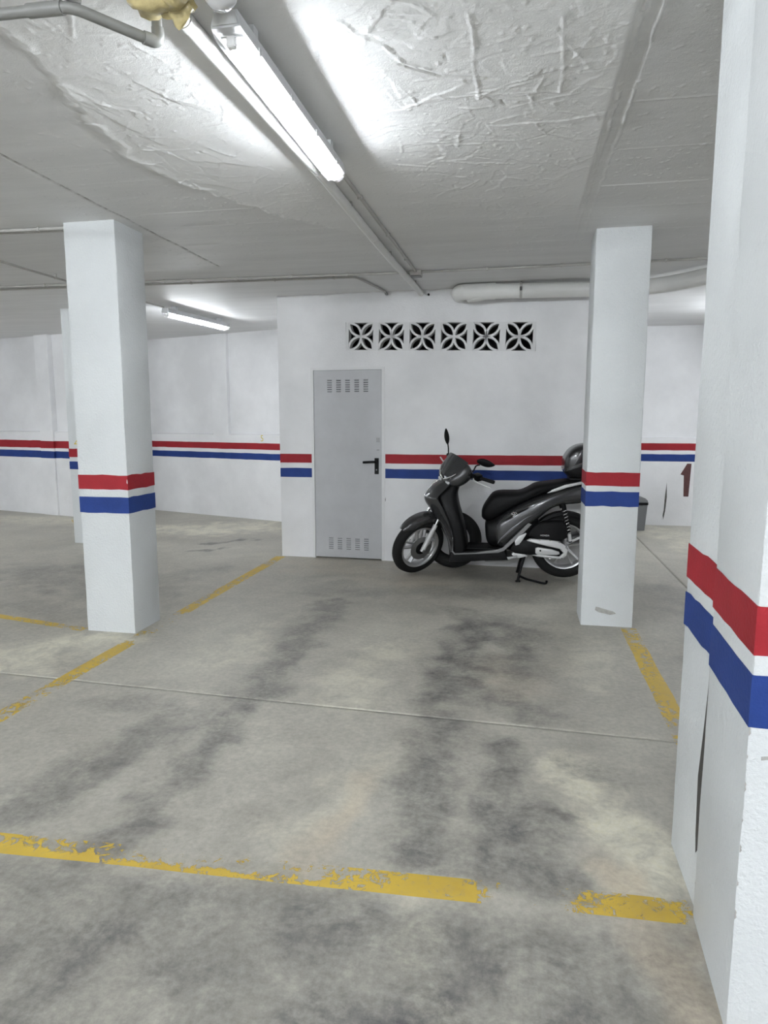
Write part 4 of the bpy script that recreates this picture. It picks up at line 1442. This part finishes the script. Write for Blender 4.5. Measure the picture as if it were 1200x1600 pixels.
# footboard and its trim
sp_('footboard', prism_bm([(1.02, .255), (.98, .258), (.70, .285), (.60, .30), (.54, .30), (.50, .20), (.73, .188), (.80, .18), (1.03, .166)], -.192, .192, .012), 'blackmatt', 40)
for s in (-1, 1):
    y0, y1 = (.188, .203) if s > 0 else (-.203, -.188)
    outer = [(1.006, .40), (1.009, .268), (.985, .238), (.80, .250), (.589, .268), (.535, .290), (.372, .455), (.30, .535)]
    inner = [(.33, .55), (.40, .475), (.552, .318), (.600, .300), (.80, .264), (.975, .252), (.997, .272), (.998, .40)]
    sp_('floor_trim', prism_bm(outer + inner, y0, y1, .003, 1), 'edge', 40)
sp_('floor_mat', box_bm((.62, -.15, .285), (.93, .15, .297), .005), 'blackmatt', 40)

# central black body, knee panel
sp_('knee_panel', loft_bm(smooth_stations([(.715, .47, .52, .06), (.700, .36, .545, .11), (.66, .31, .555, .135), (.58, .29, .60, .150), (.48, .27, .62, .15), (.36, .30, .66, .15), (.28, .40, .66, .14), (.24, .5, .64, .12)], 3), 24, 3.2), 'black', 45)
# glossy tail fairing
TL = [(.655, .40, .52, .100), (.60, .315, .575, .155), (.54, .303, .628, .178), (.46, .372, .684, .188), (.38, .450, .727, .192), (.29, .523, .770, .194), (.21, .600, .800, .192), (.12, .672, .832, .186), (.015, .705, .866, .176),
      (-.15, .722, .915, .150), (-.27, .79, .938, .115), (-.345, .855, .935, .06)]
TLs = smooth_stations(TL, 3)
tailf = sp_('tail_fairing', loft_bm(TLs, 32, 3.4), 'gloss', 45)


def hw_at(x, tab=TL):
    xs = [t[0] for t in tab][::-1]; ws = [t[3] for t in tab][::-1]
    return float(np.interp(x, xs, ws))


# dark slash with the emblem on the fairing, lower crease
for s in (-1, 1):
    y = s * .1925
    sp_('fairing_slash', prism_bm([(.56, .555), (.50, .600), (.41, .652), (.33, .69), (.335, .675), (.42, .628), (.50, .578)], y - .003, y + .003), 'black', 30, tailf)
    sp_('fairing_crease', prism_bm([(.60, .345), (.50, .44), (.38, .555), (.30, .62), (.37, .585), (.48, .50), (.585, .385)], s * .189 - .006, s * .189 + .006, .004), 'gloss', 40, tailf)
tm = text_mesh('Sh', 0.052, 0.0012)
o = ob('emblem', tm, M['chrome'], tailf, None, (.455, .1968, .625), (PI / 2, 0, PI)); o.rotation_euler = (PI / 2, math.radians(-33), PI)
o['label'] = 'small silver script emblem'
sp_('tail_light', prism_bm([(-.30, .80), (-.36, .86), (-.36, .90), (-.31, .90)], -.07, .07, .008), 'redlens', 40)
sp_('rear_mudguard', prism_bm([(-.18, .73), (-.30, .80), (-.42, .58), (-.40, .56), (-.28, .70)], -.075, .075, .006), 'black', 40)

# seat
SE = [(.748, .575, .635, .055), (.735, .555, .675, .095), (.70, .537, .735, .125), (.65, .548, .798, .143), (.585, .585, .819, .152), (.484, .652, .821, .160), (.40, .700, .826, .164), (.325, .738, .860, .166), (.27, .765, .892, .166),
      (.168, .806, .910, .162), (.05, .856, .926, .152), (-.06, .895, .935, .135), (-.12, .905, .93, .10)]
sp_('seat', loft_bm(smooth_stations(SE, 3), 28, 3.0), 'seatvinyl', 60)
# grab rail
for s in (-1, 1):
    y = s * .150
    sp_('grab_rail', prism_bm([(.175, .812), (.127, .848), (.02, .892), (-.149, .930), (-.32, .955), (-.32, .935), (-.15, .905), (.003, .866), (.10, .83)], y - .018, y + .018, .008), 'satin', 40)
sp_('rear_rack', box_bm((-.36, -.14, .930), (-.02, .14, .948), .006), 'black', 40)

# top case: base, lid and seam band cut from one shell
TC = smooth_stations([(.034, 1.03, 1.085, .10), (.026, 1.0, 1.13, .155), (-.005, .965, 1.185, .185), (-.045, .950, 1.222, .200), (-.10, .945, 1.246, .208), (-.2, .945, 1.258, .21), (-.30, .945, 1.25, .205), (-.37, .96, 1.21, .185), (-.405, 1.0, 1.14, .145)], 3)


def cut(b, keep_above, off):
    n = Vector((.38, 0, 1)).normalized()
    co = Vector((-.004, 0, 1.02 + off))
    bmesh.ops.bisect_plane(b, geom=b.verts[:] + b.edges[:] + b.faces[:], plane_co=co, plane_no=n, clear_outer=not keep_above, clear_inner=keep_above)
    es = [e_ for e_ in b.edges if e_.is_boundary]
    if es: bmesh.ops.holes_fill(b, edges=es, sides=0)
    return b


tcb = sp_('top_case', cut(loft_bm(TC, 32, 4.6), False, 0.0), 'blackmatt', 45)
sp_('case_lid', cut(loft_bm(TC, 32, 4.6), True, 0.002), 'lid', 45, tcb)
bandb = cut(cut(loft_bm([(x + .003 if x > -.1 else x - .003, zb, zt, w + .004) for x, zb, zt, w in TC], 32, 4.6), True, 0.0), False, 0.026)
sp_('case_band', bandb, 'gloss', 45, tcb)
sp_('case_reflector', prism_bm([(-.05, 1.07), (-.17, 1.11), (-.16, 1.20), (-.10, 1.20)], .200, .211, .003), 'screen', 40, tcb)

# engine: air filter, transmission case
ab = sp_('air_filter_box', prism_bm([(.327, .425), (.322, .462), (.275, .521), (.196, .560), (.024, .568), (-.009, .520), (-.016, .422), (.033, .385), (.222, .382)], .085, .178, .022, 3), 'blackmatt', 50)
o = ob('maker_badge', text_mesh('HONDA', 0.021, 0.0008), M['badge'], ab, None, (.182, .1793, .436), (PI / 2, 0, PI))
o['label'] = 'small white lettering badge'
cc = sp_('transmission_case', prism_bm([(.49, .29), (.445, .378), (.335, .398), (.066, .383), (.0, .345), (-.018, .305), (-.009, .262), (.037, .229), (.235, .243), (.44, .262)], .06, .165, .012), 'black', 45)
sp_('case_cover', prism_bm([(.325, .396), (.30, .402), (.15, .398), (.06, .386), (-.002, .348), (-.022, .305), (-.012, .258), (.037, .226), (.235, .240), (.30, .252), (.22, .262), (.05, .248), (.015, .282), (.05, .318), (.26, .362), (.325, .380)], .14, .186, .008), 'satin', 45, cc)
sp_('cover_inset', prism_bm([(.261, .318), (.238, .328), (.12, .312), (.052, .290), (.048, .270), (.075, .262), (.236, .258), (.26, .272)], .150, .184, .006), 'satin', 45, cc)
sp_('cover_bolt', lathe_bm([(0, .190), (.008, .190), (.009, .182)], 10, 'y', (.217, 0, .298)), 'black', 40, cc)
for (x, z) in ((.31, .402), (.225, .398), (.135, .394), (.05, .378), (-.005, .335), (.03, .236), (.33, .39), (.06, .385)):
    sp_('case_bolt', lathe_bm([(0, .192), (.007, .192), (.008, .180)], 8, 'y', (x, 0, z)), 'chrome', 40, cc)
sp_('engine_block', box_bm((.16, -.10, .26), (.46, .06, .42), .03), 'steel', 40)
sp_('foot_peg', prism_bm([(.446, .378), (.440, .392), (.408, .431), (.35, .459), (.343, .452), (.376, .395), (.406, .352), (.437, .343)], .196, .214, .005), 'satin', 40)
sp_('muffler', tube_bm([(.30, -.15, .25), (.18, -.165, .28), (-.02, -.17, .33), (-.22, -.17, .40), (-.25, -.17, .41)], [.025, .05, .06, .058, .04], 18), 'steel', 50)

# rear shocks
for s in (-1, 1):
    y = s * .135
    p0 = Vector((.030, y, .72)); p1 = Vector((-.047, y, .375)); d = (p1 - p0)
    sh = sp_('rear_shock', tube_bm([p0, p0 + d * .18, p0 + d * .2, p0 + d * .95, p1], [.022, .022, .011, .012, .016], 12), 'black', 40)
    coil = []
    u = Vector((1, 0, 0)); u = (u - d.normalized() * u.dot(d.normalized())).normalized(); v = d.normalized().cross(u)
    for k in range(121):
        t = k / 120; a = t * 2 * PI * 8
        coil.append(p0 + d * (.12 + .66 * t) + (u * math.cos(a) + v * math.sin(a)) * .021)
    sp_('shock_spring', tube_bm(coil, .0042, 6), 'chrome', 60, sh)
    sp_('shock_body', tube_bm([p0 + d * .78, p0 + d * 1.0], [.017, .014], 12), 'satin', 40, sh)
# hugger over the rear wheel
b = bmesh.new(); rows = []
for i in range(17):
    a = math.radians(35 + 110 * i / 16)
    row = []
    for (r_, w) in ((.290, -.066), (.318, -.062), (.326, 0), (.318, .062), (.290, .066)):
        row.append(b.verts.new((r_ * math.cos(a), w, .318 + r_ * math.sin(a))))
    rows.append(row)
for i in range(16):
    for k in range(4):
        b.faces.new([rows[i][k], rows[i][k + 1], rows[i + 1][k + 1], rows[i + 1][k]])
bmesh.ops.recalc_face_normals(b, faces=b.faces[:])
bmesh.ops.solidify(b, geom=b.faces[:], thickness=.004)
sp_('rear_hugger', b, 'black', 45)

# centre stand (down) with its foot lever
cs_ = sp_('centre_stand', tube_bm([(.35, .13, .245), (.385, .150, .12), (.408, .165, .0125)], [.013, .012, .012], 10), 'black', 50)
sp_('stand_leg', tube_bm([(.35, -.13, .245), (.385, -.150, .12), (.408, -.165, .0125)], [.013, .012, .012], 10), 'black', 50, cs_)
sp_('stand_crossbar', tube_bm([(.35, -.14, .245), (.35, .14, .245)], .014, 10), 'black', 50, cs_)
sp_('stand_foot', box_bm((.385, .150, 0.0), (.43, .182, .014), .004, 1), 'black', 40, cs_)
sp_('foot_lever', tube_bm(fillet([(.395, .165, .055), (.335, .215, .040), (.20, .27, .022), (.165, .285, .022), (.160, .288, .050)], .02), .0105, 10), 'black', 50, cs_)
sp_('stand_bracket', prism_bm([(.47, .25), (.44, .285), (.36, .27), (.33, .235), (.40, .215), (.45, .225)], .10, .150, .006), 'satin', 40)
sp_('frame_underside', prism_bm([(.75, .205), (.52, .225), (.42, .24), (.42, .215), (.52, .185), (.70, .175)], -.14, .165, .008), 'steel', 40)

# handlebar group (built straight, then turned with the steering)
CWL = smooth_stations([(1.135, .905, .935, .05), (1.115, .888, .985, .105), (1.075, .875, 1.045, .150), (1.03, .880, 1.095, .168), (.985, .895, 1.128, .172), (.950, .92, 1.100, .165), (.915, .94, 1.035, .150), (.890, .955, 1.005, .12)], 3)
cowl = sp_('handlebar_cowl', steer(loft_bm(CWL, 32, 2.8)), 'gloss', 55)
# smoked screen: upper front skin, slightly proud of the cowl
b = bmesh.new(); rows = []
for i in range(9):
    t = i / 8
    x = 1.118 - .135 * t; zt = .985 + .165 * t; hw_ = .078 + .062 * math.sin(t * PI * .62)
    row = []
    for k in range(9):
        u = k / 8 * 2 - 1
        row.append(b.verts.new((x + .022 * (1 - u * u), u * hw_, zt - .022 * u * u)))
    rows.append(row)
for i in range(8):
    for k in range(8):
        b.faces.new([rows[i][k], rows[i][k + 1], rows[i + 1][k + 1], rows[i + 1][k]])
bmesh.ops.recalc_face_normals(b, faces=b.faces[:])
bmesh.ops.solidify(b, geom=b.faces[:], thickness=.005)
sp_('smoked_screen', steer(b), 'screen', 60, cowl)
for s in (-1, 1):
    sp_('chrome_trim', steer(tube_bm([(1.142, s * .006, .945), (1.140, s * .05, .968), (1.118, s * .085, .995), (1.09, s * .115, 1.03)], [.007, .008, .006, .004], 8)), 'chrome', 60, cowl)
    sp_('position_lamp', steer(prism_bm([(1.135, .905), (1.142, .93), (1.118, .945), (1.105, .925), (1.115, .905)], s * .055 - .025, s * .055 + .025, .006)), 'glasslens', 40, cowl)
bar = sp_('handlebar', steer(tube_bm(fillet([(.84, .345, 1.0), (.90, .20, .995), (.94, 0, .98), (.90, -.20, .995), (.84, -.345, 1.0)], .08), .011, 10)), 'black', 60)
for s in (-1, 1):
    sp_('grip', steer(tube_bm([(.885, s * .235, .997), (.842, s * .340, 1.0), (.838, s * .352, 1.0)], [.0165, .0175, .016], 14)), 'blackmatt', 60, bar)
    sp_('switch_housing', steer(box_bm((.865, s * .19 - .035, .965), (.935, s * .19 + .035, 1.025), .012)), 'black', 50, bar)
    sp_('brake_lever', steer(tube_bm(fillet([(.94, s * .185, .985), (.965, s * .22, .985), (.945, s * .29, .98), (.905, s * .375, .972), (.900, s * .385, .968)], .03), [.0068] * 20, 8)), 'satin', 60, bar)


def mirror(cn, ax_u, ax_v, ax_n, lu, lv, stem, nm):
    """leaf shaped head: pointed along +u"""
    cn = Vector(cn); U = Vector(ax_u).normalized(); V_ = Vector(ax_v).normalized(); Nn = Vector(ax_n).normalized()
    b = bmesh.new(); rows = []
    for i in range(13):
        t = i / 12
        u = -lu + 2 * lu * t
        hw_ = lv * (math.sin(PI * min(1, (t * .93 + .05))) ** .72) * (1.0 - .25 * t)
        th = .020 * math.sin(PI * min(1, t * .9 + .07)) ** .6
        row = []
        for k in range(12):
            a = 2 * PI * k / 12
            row.append(b.verts.new(cn + U * u + V_ * hw_ * math.cos(a) + Nn * th * math.sin(a)))
        rows.append(row)
    for i in range(12):
        for k in range(12):
            b.faces.new([rows[i][k], rows[i][(k + 1) % 12], rows[i + 1][(k + 1) % 12], rows[i + 1][k]])
    b.faces.new(rows[0]); b.faces.new(rows[-1])
    bmesh.ops.recalc_face_normals(b, faces=b.faces[:])
    h = sp_('mirror', b, 'black', 55)
    sp_('mirror_stem', tube_bm(fillet(stem, .03), .0065, 8), 'black', 60, h)
    return h


# left mirror (nearer the viewer, swung back), right mirror (upright, seen edge on)
mirror((.712, .30, 1.083), (-.97, .0, -.22), (.10, .45, .9), (.25, .85, -.35), .078, .046, [(.83, .245, 1.0), (.812, .27, 1.03), (.80, .285, 1.06), (.765, .30, 1.068)], 'l')
mirror((1.098, -.20, 1.305), (.12, 0, .99), (.55, .83, 0), (.83, -.55, -.1), .074, .034, [(1.06, -.10, 1.10), (1.078, -.17, 1.15), (1.08, -.195, 1.19), (1.088, -.20, 1.24)], 'r')
